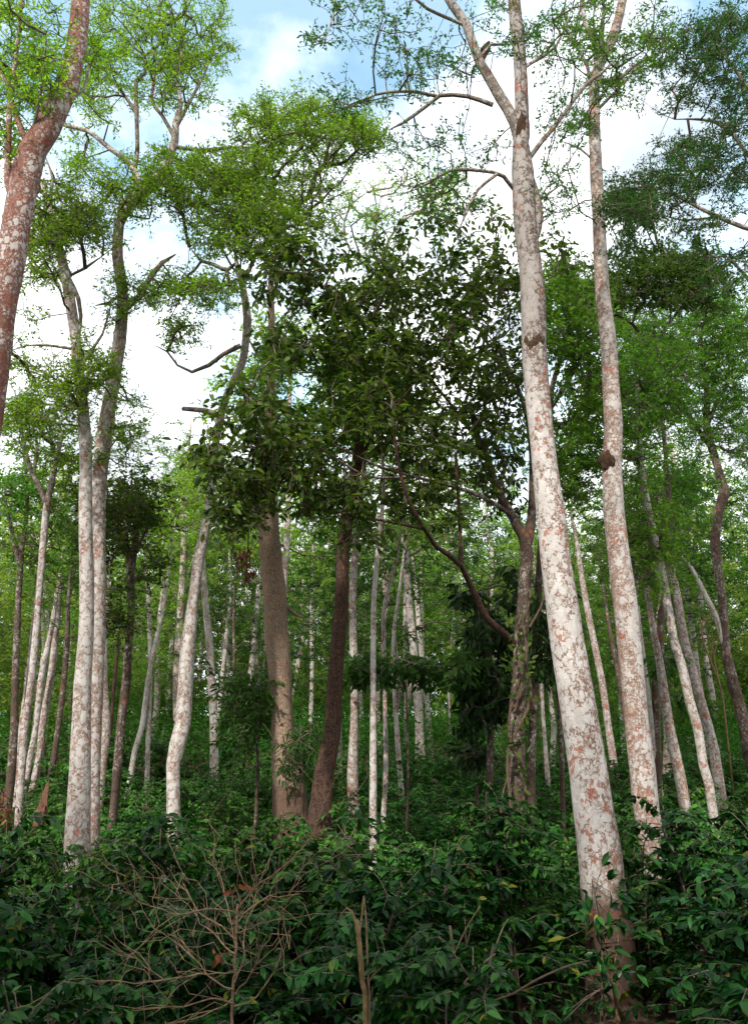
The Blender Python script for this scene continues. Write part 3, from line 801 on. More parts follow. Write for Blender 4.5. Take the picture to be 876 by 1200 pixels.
thin('hair thin white stem just left of the white pair', [(82, 842, 4), (82, 800, 4), (82, 770, 4), (84, 735, 3)], leaf='light', n=20)
thin('mottled trunk half hidden behind the right side of the white pair', [(119, 912, 10), (120, 900, 10), (124, 850, 10), (122, 800, 8), (123, 750, 6), (126, 700, 4)], bark='pink', leaf='mid', n=20)
thin('thin brown stem beside the right side of the white pair', [(127, 885, 4), (131, 840, 4), (134, 800, 4), (138, 765, 3.5), (140, 730, 2)], bark='brown', leaf='light', n=16)
thin('dark topped forked trunk with a bright leafy tuft halfway, right of the white pair', [(134, 942, 10), (138, 900, 11), (142, 850, 10), (148, 800, 10), (151, 750, 9), (154, 710, 8.5), (153, 670, 10), (158, 640, 8), (161, 600, 6), (160, 560, 4)],
     [(135, 600, 44, 40, 56), (165, 590, 36, 40, 44), (120, 640, 30, 40, 26), (138, 720, 24, 34, 24, -0.6, 0.4), (170, 660, 26, 26, 14)], limbs=[[(151, 668, 6), (148, 630, 5), (147, 590, 4), (140, 560, 3)], [(156, 650, 4), (172, 620, 3), (180, 590, 2)]], bark='dark', leaf='dark', leafsize=(0.09, 0.04))
thin('pale trunk slanting right across a straighter one between the white pair and crooked trunk', [(156, 892, 6), (158, 880, 6), (167, 850, 6.5), (173, 800, 5.5), (183, 750, 5), (190, 720, 4.5), (195, 690, 4), (199, 660, 2.5)], bark='pale', leaf='light', n=26)
thin('straight white stem crossed by the slanting pale trunk', [(173, 892, 5.5), (174, 850, 5.5), (176, 800, 5), (176, 750, 5), (175, 720, 5), (173, 690, 4), (170, 660, 2.5)], leaf='light', n=26)
thin('mottled trunk hugging the left side of the crooked white trunk', [(208, 850, 9), (207, 800, 9), (210, 740, 9), (213, 690, 8), (215, 640, 6), (214, 600, 4)], bark='pink', leaf='mid', n=26)
thin('clean white trunk with brown flecks, right of the crooked trunk, foot well up the slope', [(251, 882, 10), (251, 850, 9.5), (248, 800, 9), (245, 750, 8.5), (240, 700, 7.5), (238, 660, 6), (236, 620, 4)], limbs=[[(240, 700, 4), (236, 685, 4), (234, 660, 3)]], leaf='light', n=36)
thin('pinkish trunk rising behind leaves, right of the clean white trunk', [(259, 832, 6), (262, 780, 6.5), (264, 720, 6), (265, 690, 4)], bark='pink', leaf='light', n=22)
thin('narrow white stem beside the pinkish one, right of the clean white trunk', [(266, 795, 5), (268, 760, 5), (269, 720, 4.5), (270, 690, 3)], d=36, leaf='light', n=18)
thin('thin grey brown stem midway between the clean white trunk and the massive tan one', [(275, 862, 4.5), (275, 800, 4), (274, 720, 3.5), (276, 680, 2.5)], bark='dark', leaf='light', n=22)
thin('hair thin pale stem just left of the massive tan trunk', [(301, 832, 3.5), (301, 780, 3), (300, 720, 3), (300, 680, 2)], leaf='light', n=18)
thin('leaning white stem between the massive tan trunk and dark sinuous trunk', [(346, 800, 4), (350, 775, 6), (357, 738, 5), (362, 705, 3)], d=34, leaf='light', n=18)
thin('brownish trunk standing close against the left of the dark sinuous trunk', [(361, 828, 6.5), (362, 790, 6.5), (363, 750, 6), (364, 715, 4)], bark='dark', leaf='mid', n=18)
thin('short brown trunk between the massive tan trunk and dark sinuous trunk', [(348, 822, 5), (350, 790, 5), (352, 760, 4), (353, 730, 3)], bark='pink', leaf='mid', n=14)
thin('mottled trunk directly right of the dark sinuous trunk, hidden midway by leaves', [(414, 948, 14), (413, 900, 13), (415, 850, 10), (415, 800, 9), (413, 700, 8.5), (416, 650, 8), (418, 620, 6.5), (424, 570, 5), (432, 500, 4), (440, 420, 3.5), (446, 330, 3), (455, 280, 2.5)],
     [(470, 225, 60, 40, 46), (430, 250, 36, 40, 26), (520, 225, 40, 36, 30), (450, 300, 40, 40, 30), (400, 250, 24, 30, 14)], limbs=[[(447, 330, 3.5), (430, 312, 3.5), (415, 300, 3), (402, 270, 2.5), (412, 240, 2), (430, 225, 2)], [(446, 330, 3), (452, 290, 3), (470, 260, 2.5), (490, 250, 2)], [(450, 300, 2.5), (440, 270, 2), (446, 230, 1.5)]],
     bark='pink', leaf='light', spray=(3, 7, 0.2), leafsize=(0.06, 0.026), twig=TWIG_PALE, r0=0.006)
thin('slim clean white trunk standing alone in the middle of the picture', [(437, 982, 9), (437, 900, 8.5), (437, 850, 7.5), (437, 800, 7), (437, 750, 6.5), (438, 700, 6), (442, 650, 5.5), (447, 605, 5), (449, 560, 4), (446, 500, 3)], leaf='mid', n=30)
thin('thin pale stem immediately right of the slim clean white trunk', [(450, 942, 6), (452, 900, 6), (451, 830, 5), (450, 770, 5), (449, 720, 4.5), (455, 690, 4.5), (465, 650, 4), (470, 615, 3)], leaf='light', n=26)
thin('white trunk forking low into two arms, second right of the slim clean white trunk', [(468, 902, 6.5), (467, 890, 6.5), (463, 830, 5.5), (460, 770, 4), (461, 740, 4), (468, 690, 3.5), (474, 640, 2.5)], limbs=[[(464, 835, 4.5), (468, 805, 4.5), (466, 780, 3.5), (462, 740, 3)]], leaf='light', n=26)
thin('thin white stem, third right of the slim clean white trunk, straight to its foot', [(475, 852, 5.5), (476, 800, 5), (474, 750, 4.5), (475, 700, 4.5), (477, 670, 3)], leaf='light', n=24)
thin('pale trunk leaning left with dark flecks, right of the group of thin stems at centre', [(502, 850, 7), (498, 800, 6.5), (495, 775, 6.5), (491, 740, 6), (488, 700, 5), (486, 680, 4)], leaf='light', bark='pale', n=26)
thin('hair thin white stem low between the centre stems and the dark weeping sapling', [(527, 848, 3), (526, 825, 3), (525, 798, 3), (527, 770, 2)], leaf='mid', n=14)
thin('grey brown trunk behind the vine wrapped one, forking above into rusty limbs', [(623, 947, 10), (622, 900, 10), (626, 800, 9), (630, 700, 9), (638, 580, 8), (644, 490, 7), (646, 455, 6), (655, 425, 5), (662, 400, 3)],
     [(680, 390, 44, 50, 96), (650, 350, 36, 40, 48), (690, 470, 40, 50, 64), (665, 520, 36, 36, 35), (670, 560, 30, 40, 32)], limbs=[[(644, 480, 5), (660, 455, 5), (678, 425, 4.5), (698, 395, 4)], [(660, 455, 3), (690, 440, 3), (715, 420, 2)]], bark='dark', leaf='mid', leafsize=(0.1, 0.042))
thin('small white stem peeping out just left of the biggest white trunk', [(641, 907, 6), (638, 870, 5), (636, 840, 4), (634, 790, 4), (636, 750, 3)], leaf='mid', n=16)
thin('dappled trunk between the two big mottled white trunks', [(718, 892, 9), (712, 850, 8), (705, 800, 8), (695, 750, 8), (685, 700, 7), (680, 670, 6), (676, 640, 5), (668, 600, 3)], bark='pink', leaf='mid', n=40)
thin('thin bare grey stem rising along the right edge of the second white trunk', [(757, 800, 6), (748, 730, 5), (745, 690, 5), (743, 650, 5), (738, 610, 4.5), (733, 585, 3.5), (728, 550, 2)], d=15, bark='pale', leaf='mid', n=24)
thin('brown trunk in shade behind the second white trunk, foot hidden', [(735, 850, 7), (722, 780, 6), (715, 745, 5), (708, 700, 3)], d=20, bark='dark', leaf='mid', n=20)
thin('pinkish mottled trunk first right of the second white trunk, its top lost in leaves', [(802, 943, 13), (794, 900, 13), (783, 850, 12), (777, 810, 11), (772, 775, 9), (766, 745, 8), (760, 710, 6), (755, 680, 4)], [(755, 660, 40, 40, 48), (770, 620, 40, 36, 36), (740, 600, 30, 40, 28)], bark='pink', leaf='mid')
thin('dark forked trunk in front of the pinkish mottled one, leafy dark crown high above', [(770, 900, 9), (768, 800, 9), (773, 760, 9), (774, 720, 8), (780, 690, 7), (784, 620, 6), (780, 540, 5), (772, 460, 4), (765, 390, 4)],
     [(760, 320, 70, 30, 105), (800, 340, 50, 24, 54), (720, 350, 40, 26, 45), (690, 340, 40, 30, 39), (820, 310, 30, 26, 24), (740, 250, 40, 30, 36), (660, 320, 26, 24, 18)], d=15, bark='dark', leaf='dark', leafsize=(0.1, 0.045), spray=(6, 8, 0.3), limbs=[[(767, 420, 4), (740, 380, 3.5), (700, 360, 3)], [(768, 400, 4), (790, 370, 3), (815, 340, 2)]])
thin('long leaning trunk crossing in front of a reddish one on the right', [(834, 947, 11), (830, 920, 11), (823, 895, 11), (817, 855, 11), (807, 820, 11), (798, 780, 10.5), (789, 750, 10), (780, 700, 10), (770, 650, 9.5), (759, 600, 9), (750, 550, 8.5), (748, 500, 6.5), (746, 450, 4)],
     [(755, 470, 46, 50, 75), (740, 540, 36, 40, 36), (780, 430, 40, 40, 51)], bark='white', leaf='mid')
thin('reddish trunk crossed low down by the long leaning trunk on the right', [(841, 915, 13), (836, 880, 12.5), (829, 850, 11), (814, 800, 10.5), (801, 750, 10), (793, 700, 8.5), (785, 660, 7.5), (779, 625, 6.5), (772, 580, 4)], [(770, 590, 44, 44, 66), (800, 560, 40, 36, 45), (790, 640, 30, 30, 21)], bark='pink', leaf='mid')
thin('wavy knotted trunk at the right frame edge with a wide green crown', [(878, 890, 14), (872, 850, 13), (858, 800, 13), (850, 765, 11), (847, 725, 9.5), (845, 695, 10), (839, 660, 10), (838, 630, 10), (841, 600, 11), (848, 578, 13), (841, 550, 9), (832, 520, 9), (827, 495, 8), (828, 465, 7), (824, 430, 5), (820, 390, 4)],
     [(800, 395, 70, 40, 180), (850, 430, 40, 60, 144), (765, 440, 50, 50, 126), (740, 385, 44, 40, 83), (810, 490, 60, 40, 83), (860, 380, 40, 30, 65), (730, 460, 36, 40, 54), (880, 500, 36, 50, 72), (830, 350, 50, 24, 54)],
     limbs=[{'p': [(850, 765, 7), (838, 722, 6.5), (827, 700, 6), (816, 678, 5), (806, 660, 4), (795, 650, 3), (784, 643, 2), (770, 636, 1.4)], 'mat': BARK['pale']}, [(833, 525, 7), (818, 505, 6), (805, 485, 5.5), (790, 465, 4)], [(828, 500, 5), (840, 470, 4), (856, 440, 3)], [(842, 605, 6), (836, 618, 6), (834, 645, 5), (838, 665, 4)], [(805, 485, 4), (780, 482, 3), (755, 478, 2)]],
     bark='dark', leaf='mid', spray=(6, 9, 0.32), leafsize=(0.085, 0.036))
thin('tall tree standing beyond the right frame edge with feathery branches reaching in', [(975, 1010, 30), (962, 800, 26), (950, 600, 22), (938, 420, 20), (930, 300, 16), (920, 150, 12), (910, 0, 8), (905, -80, 5)],
     [(835, 60, 46, 40, 56), (865, 30, 40, 40, 40), (862, 130, 34, 50, 46), (800, 175, 36, 22, 20), (795, 212, 46, 20, 34), (760, 228, 40, 34, 44), (830, 185, 40, 20, 26), (830, 270, 40, 30, 16), (850, 320, 36, 36, 18), (790, 110, 40, 24, 14), (790, 50, 30, 24, 12), (725, 235, 26, 24, 18), (735, 280, 16, 26, 12), (880, 200, 40, 60, 30)],
     limbs=[[(930, 300, 9), (900, 276, 7), (870, 266, 6), (840, 254, 5), (812, 240, 4), (790, 228, 3), (770, 222, 2)], [(925, 240, 7), (890, 200, 5), (850, 150, 4), (820, 140, 3), (790, 140, 2)], [(922, 190, 7), (890, 130, 5), (860, 80, 4), (838, 50, 3)], [(840, 254, 3), (800, 258, 2.5), (770, 250, 2)], [(938, 420, 7), (900, 360, 5), (870, 320, 4), (850, 300, 3)]],
     d=9.5, bark='pink', leaf='cool', spray=(6, 11, 0.2), leafsize=(0.05, 0.018), r0=0.0028, name='feathery_tree')


# ---- the vine round the mossy trunk
def vine(label, paths, d):
    P0 = px_path(paths[0], d, -0.05)
    org = np.array([P0[0, 0], P0[0, 1], float(ground_z(P0[0, 0], P0[0, 1]))])
    root = bpy.data.objects.new('climbing_vine', None); COL.objects.link(root); root.location = org
    tag(root, label, 'vine')
    for k, p in enumerate(paths):
        Q = px_path(p, d, 0.0)
        if k % 2 == 0:
            Q = np.vstack([[Q[0, 0], Q[0, 1], float(ground_z(Q[0, 0], Q[0, 1])), Q[0, 3]], Q])
        Q = catmull(Q, 0.12)
        mb = MB(); tube(mb, Q[:, :3], Q[:, 3], sides=8, bump=0.12, seed=k)
        link('stem', mb.mesh('stem', [VINE], org), root)
    mb = MB()
    n = 110
    c = np.array([at(rng.normal(606, 11), rng.uniform(690, 960), d - rng.uniform(0.0, 0.25)) for _ in range(n)])
    leaves(mb, c, rng.normal(0, 1, (n, 3)) + [0, 0, -0.4], rng.normal(0, .6, (n, 3)) + [0, -.6, .6], 0.11 * rng.uniform(.7, 1.3, n), 0.05, 0, True)
    link('foliage', mb.mesh('foliage', [LEAF['dark']], org), root)


vine('twisting brown vine stems clinging to the mossy trunk of the dark leaved tree',
     [[(599, 965, 4), (597, 930, 4), (594, 900, 4), (598, 870, 4), (612, 845, 4), (622, 815, 3.5), (616, 780, 3.5), (606, 750, 3), (618, 715, 3), (622, 690, 2)],
      [(611, 950, 3.5), (616, 920, 3.5), (612, 895, 3.5), (600, 878, 3.5), (595, 850, 3), (601, 820, 3), (609, 800, 3), (617, 760, 2.5), (611, 730, 2)],
      [(588, 965, 2.5), (586, 945, 2.5), (590, 925, 2.5), (596, 905, 2.5), (597, 880, 2)],
      [(620, 735, 3), (633, 712, 2.5), (637, 700, 2.5), (640, 680, 2), (650, 660, 1.5)]], 10.78)

# ---- hanging spray of dead leaves by the tan trunk
def dead_spray():
    d = 12.2
    top = at(288, 590, d)
    root = bpy.data.objects.new('dead_leaf_spray', None); COL.objects.link(root); root.location = top
    tag(root, 'bunch of rusty dead leaves hanging from a bough left of the massive tan trunk', 'dead leaves')
    mb = MB()
    Q = catmull(px_path([(288, 590, 2), (291, 630, 1.8), (289, 665, 1.4), (293, 690, 1)], d), 0.1)
    tube(mb, Q[:, :3], Q[:, 3], sides=6)
    link('stem', mb.mesh('stem', [VINE], top), root)
    mb = MB()
    n = 60
    t = rng.random(n)
    c = np.array([at(288 + rng.normal(0, 5), 640 + 38 * a, d + rng.normal(0, .08)) for a in t])
    leaves(mb, c, rng.normal(0, .5, (n, 3)) + [0, 0, -1.2], rng.normal(0, 1, (n, 3)), .13, .04, 0, True)
    link('foliage', mb.mesh('foliage', [LEAF['rust']], top), root)


dead_spray()


# ---- the dark weeping sapling and other understorey plants with large leaves
def sapling(label, foot, blobs, d, name, cat, leaf='dark', size=(0.17, 0.06), n=14, droop=.6, stem_px=10, bark=None, spread=0.16, top=None):
    f = at(foot[0], foot[1], d)
    org = np.array([f[0], f[1], float(ground_z(f[0], f[1]))])
    root = bpy.data.objects.new(name, None); COL.objects.link(root); root.location = org
    tag(root, label, cat)
    TRUNKS.append((org[0], org[1], 0.06))
    tp = at(top[0], top[1], d)
    C = catmull(np.array([[*org, .5 * stem_px * axial(f) / F], [*((org + tp) / 2 + [0.05, 0, 0]), .4 * stem_px * axial(f) / F], [*tp, .15 * stem_px * axial(f) / F]]), .15)
    mb = MB(); tube(mb, C[:, :3], C[:, 3], sides=9, bump=.06, seed=3)
    link('trunk', mb.mesh('trunk', [bark or BARK['dark']], org), root)
    att = np.concatenate([sample_ell(b[0], b[1], b[2], b[3], int(b[4] * 1.5), d, 0, b[5] if len(b) > 5 else .7, False) for b in blobs])
    mb = MB()
    crown_mesh(mb, [c[:3] for c in C[len(C) // 4:]], att, r0=.004, leaf=size, spray=(2, n // 2, spread), broad=True, droop=droop, bf=.2)
    link('crown', mb.mesh('crown', [LEAF[leaf], TWIG], org), root)


sapling('dark sapling with long drooping leaves hanging left of the vine wrapped trunk', (562, 872), [(570, 740, 24, 30, 26), (560, 790, 26, 36, 30), (585, 810, 22, 40, 24), (548, 700, 24, 22, 10), (555, 840, 22, 24, 16), (600, 690, 20, 30, 10)], 12.5, 'weeping_sapling', 'sapling', leaf='weep', top=(572, 690))
sapling('low clump of long drooping dark leaves below the weeping sapling', (553, 905), [(553, 882, 18, 14, 12)], 12.8, 'drooping_plant', 'plant', leaf='weep', top=(554, 872), stem_px=5)
sapling('dark spreading sapling with long leaves right of the vine wrapped trunk', (650, 860), [(640, 770, 26, 30, 16), (655, 720, 20, 40, 14), (632, 720, 14, 30, 10)], 12.5, 'spreading_sapling', 'sapling', leaf='weep', top=(645, 700), stem_px=7)
sapling('small dark bush growing against the left foot of the massive tan trunk', (300, 900), [(300, 820, 30, 34, 36), (285, 850, 30, 30, 26), (318, 800, 16, 24, 14), (265, 800, 26, 20, 12)], 13.2, 'understorey_bush', 'bush', leaf='cool', size=(.12, .045), droop=.2, top=(300, 800), stem_px=5, spread=.22)
sapling('leafy plant with drooping fronds between the tan trunk and dark sinuous trunk', (352, 910), [(350, 875, 20, 14, 12), (345, 900, 18, 10, 8), (358, 850, 14, 12, 4)], 12.3, 'frond_plant', 'plant', leaf='cool', size=(.15, .03), droop=.35, top=(352, 850), stem_px=4, spread=.25)
sapling('leafy sapling crossing in front of the thin stems at the centre, leaves at waist height', (470, 900), [(470, 780, 50, 12, 26), (520, 790, 40, 14, 20), (430, 785, 34, 18, 24), (540, 775, 26, 14, 12)], 12.0, 'understorey_sapling', 'sapling', leaf='cool', size=(.14, .055), droop=.3, top=(475, 775), stem_px=4, spread=.22)
sapling('tuft of dark fronds in front of the dark forked trunk on the right', (780, 850), [(778, 775, 16, 10, 12), (790, 820, 14, 8, 6)], 14.0, 'frond_plant', 'plant', leaf='cool', size=(.2, .04), droop=.4, top=(780, 778), stem_px=3, spread=.2)

sapling('small spray of rusty dead leaves low at the far left beside the thin trunk feet', (8, 965), [(6, 940, 10, 20, 6)], 11.5, 'dead_fern', 'dead fern', leaf='rust', size=(.09, .03), droop=.4, top=(9, 925), stem_px=2, spread=.12)

# ------------------------------------------------------------------ trees farther up the slope
def far_tree(seed, h, leaf, bark, crown0=0.35, width=2.2, n=120, fork=False):
    """one kind of slender tree standing at the origin, built once and copied"""
    r = np.random.default_rng(seed)
    root = bpy.data.objects.new('background_tree', None); COL.objects.link(root)
    zz = np.linspace(-0.1, h, 7)
    x = np.cumsum(r.normal(0, 0.09, 7)); y = np.cumsum(r.normal(0, 0.09, 7))
    rad = np.interp(zz, [-0.1, 0.4, h * .6, h], [0.13, 0.11, 0.075, 0.02]) * r.uniform(.8, 1.15)
    C = catmull(np.stack([x, y, zz, rad], 1), .5)
    C[:, :2] -= C[0, :2]
    mb = MB(); tube(mb, C[:, :3], C[:, 3], sides=9, bump=.07, seed=seed, flare=.2, flare_h=.3)
    trunk = link('trunk', mb.mesh('trunk', [BARK[bark]]), root)
    skel = [c[:3] for c in C[int(len(C) * .3):]]
    if fork:
        k = int(len(C) * .45); a = C[k]
        B = catmull(np.array([[*a[:3], a[3] * .8], [a[0] + .5, a[1] + .2, a[2] + h * .15, a[3] * .7], [a[0] + .9, a[1] - .1, a[2] + h * .4, .03]]), .4)
        mb = MB(); tube(mb, B[:, :3], B[:, 3], sides=8, bump=.07, seed=seed + 1)
        link('branch', mb.mesh('branch', [BARK[bark]]), trunk)
        skel += [c[:3] for c in B[2:]]
    u = unit(r.normal(0, 1, (n, 3))) * (r.random((n, 1)) ** (1 / 2.5))
    c0 = h * (1 + crown0) / 2
    att = np.array([[a[0] * width * (1 - .25 * a[2]), a[1] * width * (1 - .25 * a[2]), c0 + a[2] * h * (1 - crown0) / 2] for a in u]) + [*C[-1, :2] * 0.6, 0]
    mb = MB()
    crown_mesh(mb, skel, att, r0=.006, leaf=(.13, .055), spray=(5, 8, .42), seg=.7)
    link('crown', mb.mesh('crown', [LEAF[leaf], TWIG]), root)
    return root


KINDS = [far_tree(101, 9.5, 'far', 'white', .26, 2.2, 190), far_tree(102, 11.0, 'farmid', 'pink', .32, 2.5, 210, True), far_tree(103, 8.0, 'far', 'pale', .2, 2.0, 170, True),
         far_tree(104, 12.0, 'far', 'white', .34, 2.4, 190), far_tree(105, 7.0, 'farmid', 'pale', .12, 2.1, 180), far_tree(106, 10.0, 'cool', 'white', .28, 2.4, 210)]
USED = [False] * len(KINDS)
FAR = 'slim trees crowding the slope behind'
FARLAB = 'slim leafy tree in the dense green stand far up the slope'
spots = []
r2 = random.Random(5)
for k in range(4000):
    if len(spots) >= 112:
        break
    y = 20 + 36 * r2.random() ** 0.7
    x = r2.uniform(-.56, .56) * y
    mn = 1.5 + .016 * y
    if any((x - a) ** 2 + (y - b) ** 2 < mn * mn for a, b in spots):
        continue
    if any((x - a) ** 2 + (y - b) ** 2 < .7 for a, b, _ in TRUNKS):
        continue
    spots.append((x, y))
for i, (x, y) in enumerate(spots):
    k = r2.choice([0, 0, 1, 1, 2, 2, 3, 4, 4, 5])
    t = KINDS[k] if not USED[k] else copy_tree(KINDS[k])
    USED[k] = True
    t.location = (x, y, float(ground_z(x, y)) - .05)
    s = r2.uniform(.8, 1.22) * (0.9 if y < 26 else 1)
    t.scale = (s, s, s)
    t.rotation_euler = (0, 0, r2.uniform(0, 6.28))
    tag(t, FARLAB, 'tree', FAR)

# ------------------------------------------------------------------ young bushy trees under them
def young_tree(seed, h, leaf, width, n):
    r = np.random.default_rng(seed)
    root = bpy.data.objects.new('young_tree', None); COL.objects.link(root)
    C = catmull(np.array([[0, 0, -.1, .05], [r.normal(0, .1), r.normal(0, .1), h * .4, .04], [r.normal(0, .2), r.normal(0, .2), h * .9, .012]]), .3)
    mb = MB(); tube(mb, C[:, :3], C[:, 3], sides=7, bump=.06, seed=seed)
    link('trunk', mb.mesh('trunk', [BARK['dark']]), root)
    u = unit(r.normal(0, 1, (n, 3))) * (r.random((n, 1)) ** (1 / 2.2))
    att = np.array([[a[0] * width, a[1] * width, h * .58 + a[2] * h * .46] for a in u])
    mb = MB()
    crown_mesh(mb, [c[:3] for c in C[2:]], att, r0=.005, leaf=(.15, .065), spray=(5, 8, .42), seg=.6)
    link('crown', mb.mesh('crown', [LEAF[leaf], TWIG]), root)
    return root


YK = [young_tree(301, 4.2, 'far', 1.7, 150), young_tree(302, 5.5, 'farmid', 2.0, 180), young_tree(303, 3.2, 'farmid', 1.5, 120), young_tree(304, 4.8, 'far', 1.9, 160)]
YU = [False] * 4
ys_ = []
for k in range(5000):
    if len(ys_) >= 84:
        break
    y = 27 + 30 * r2.random() ** .6
    x = r2.uniform(-.57, .57) * y
    if any((x - a) ** 2 + (y - b) ** 2 < 3.2 for a, b in ys_) or any((x - a) ** 2 + (y - b) ** 2 < .5 for a, b, _ in TRUNKS):
        continue
    ys_.append((x, y))
for x, y in ys_:
    k = r2.randrange(4)
    t = YK[k] if not YU[k] else copy_tree(YK[k])
    YU[k] = True
    s_ = r2.uniform(.75, 1.1) * (.75 if y < 33 else 1)
    t.location = (x, y, float(ground_z(x, y)) - .05); t.scale = (s_, s_, s_); t.rotation_euler = (0, 0, r2.uniform(0, 6.28))
    tag(t, 'low bushy young tree filling the gaps between trunks far up the slope', 'young tree', 'bushy young trees far up the slope')

for i, (x, y, k, s_) in enumerate([(-7.5, -5.5, 5, 1.25), (-3.6, -3.2, 1, 1.3), (0.8, -6.0, 5, 1.3), (4.8, -3.4, 1, 1.2), (-5.8, 0.8, 5, 1.1), (6.8, 1.5, 5, 1.1)]):  # unseen trees added to throw shade on the foreground shrubs
    t = copy_tree(KINDS[k]); t.location = (x, y, -.05); t.scale = (s_ * 1.25, s_ * 1.25, s_); t.rotation_euler = (0, 0, 1.3 * i)
    tag(t, 'unseen leafy tree added behind or beside the viewpoint to shade the foreground shrubs', 'tree', 'unseen shading trees added round the viewpoint')

# ------------------------------------------------------------------ coffee shrubs
def coffee(seed, h, w, nb, per, leaf='coffee', size=.093):
    r = np.random.default_rng(seed)
    root = bpy.data.objects.new('coffee_shrub', None); COL.objects.link(root)
    ms = MB(); ml = MB()
    ns = 3
    for s in range(ns):
        a = r.uniform(0, 6.28)
        tip = np.array([math.cos(a) * w * .22, math.sin(a) * w * .22, h * r.uniform(.8, 1.05)])
        C = catmull(np.array([[r.normal(0, .03), r.normal(0, .03), -.08, .018], [tip[0] * .35, tip[1] * .35, h * .45, .011], [*tip, .004]]), .08)
        tube(ms, C[:, :3], C[:, 3], sides=7, bump=.08, seed=seed + s)
        for b in range(nb // ns):
            t = r.uniform(.12, 1.0)
            p = C[min(int(t * (len(C) - 1)), len(C) - 1), :3]
            az = r.uniform(0, 6.28)
            ln = w * .55 * (1.05 - .55 * t) * r.uniform(.6, 1.2)
            up = r.uniform(.1, .55) + (.5 if t > .9 else 0)
            q1 = p + np.array([math.cos(az), math.sin(az), up]) * ln * .55
            q2 = p + np.array([math.cos(az), math.sin(az), up * .35]) * ln
            B = catmull(np.array([[*p, .005], [*q1, .004], [*q2, .002]]), .08)
            tube(ms, B[:, :3], B[:, 3], sides=5)
            m = per
            tt = np.sort(r.uniform(.15, 1.0, m))
            base = np.stack([np.interp(tt, np.linspace(0, 1, len(B)), B[:, c]) for c in range(3)], 1)
            side = np.where(np.arange(m) % 2 == 0, 1, -1)[:, None]
            lat = np.array([-math.sin(az), math.cos(az), 0])
            ax = lat * side * 1.0 + np.array([math.cos(az), math.sin(az), 0]) * .55 + r.normal(0, .35, (m, 3)) + [0, 0, -.22]
            nr = r.normal(0, .35, (m, 3)) + [0, 0, 1] + np.array([math.cos(az), math.sin(az), 0]) * .3
            sc = r.uniform(.6, 1.25, m)
            leaves(ml, base, ax, nr, size * sc, size * .5 * sc, 0, True, curl=.2)
        # the crowded leaves of the leading shoot
        for z_ in (.62, .72, .82, .91, 1.0):
            m = 9
            p = C[int(z_ * (len(C) - 1)), :3]
            az = r.uniform(0, 6.28, m)
            ax = np.stack([np.cos(az), np.sin(az), r.uniform(-.35, .3, m)], 1)
            leaves(ml, np.repeat(p[None], m, 0) + ax * .02, ax, r.normal(0, .3, (m, 3)) + [0, 0, 1], size * r.uniform(.7, 1.25, m), size * .45, 0, True, curl=.2)
    link('stem', ms.mesh('stem', [TWIG]), root)
    link('foliage', ml.mesh('foliage', [LEAF[leaf]]), root)
    return root


CK = [coffee(201, 1.35, 1.5, 75, 35), coffee(202, 1.5, 1.4, 75, 35), coffee(203, 1.2, 1.6, 78, 35), coffee(204, 1.6, 1.3, 72, 35), coffee(205, 1.1, 1.5, 75, 35)]
CK += [coffee(211, 1.15, 1.7, 96, 30, 'coffeemid', .078), coffee(212, 1.05, 1.6, 96, 30, 'coffeemid', .074), coffee(213, 1.25, 1.6, 96, 30, 'coffeemid', .08)]
CU = [False] * len(CK)
DRYSPOT = at(276, 1130, 5.0)
big = at(716, 1150, 8.6)
plants = []
r3 = random.Random(9)
for k in range(30000):
    if len(plants) >= 296:
        break
    y = 4.1 + 16.5 * r3.random() ** .62
    x = r3.uniform(-.56, .56) * (y + .6)
    mn = .6 + .016 * y
    if any((x - a) ** 2 + (y - b) ** 2 < mn * mn for a, b, _ in plants):
        continue
    if any((x - a) ** 2 + (y - b) ** 2 < (.16 + c) ** 2 for a, b, c in TRUNKS):
        continue
    # a gap in front of the biggest trunk's foot, another where the dry shrub stands
    if 4.9 < y < 8.5 and abs(x - big[0] * y / 8.6) < .8:
        continue
    if (x - DRYSPOT[0]) ** 2 + (y - DRYSPOT[1]) ** 2 < .5 or (y < 5.2 and abs(x - DRYSPOT[0] * y / 5) < .75):
        continue
    plants.append((x, y, 0))
plants.sort(key=lambda p: p[1])
COF = 'coffee shrubs covering the slope under the trees'
for i, (x, y, _) in enumerate(plants):
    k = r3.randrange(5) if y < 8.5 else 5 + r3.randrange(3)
    t = CK[k] if not CU[k] else copy_tree(CK[k])
    CU[k] = True
    s = r3.uniform(.86, 1.16) if y < 7 else r3.uniform(.94, 1.12) if y < 11 else r3.uniform(.85, 1.08)
    if y < 9 and x > 1.6:
        s *= 1.15
    elif y < 6.2:
        s *= .82
    t.location = (x, y, float(ground_z(x, y)) - .02)
    t.scale = (s, s, s * r3.uniform(.92, 1.1))
    t.rotation_euler = (r3.uniform(-.08, .08), r3.uniform(-.08, .08), r3.uniform(0, 6.28))
    tag(t, 'glossy dark green coffee shrub in the dense thicket under the trees', 'shrub', COF)


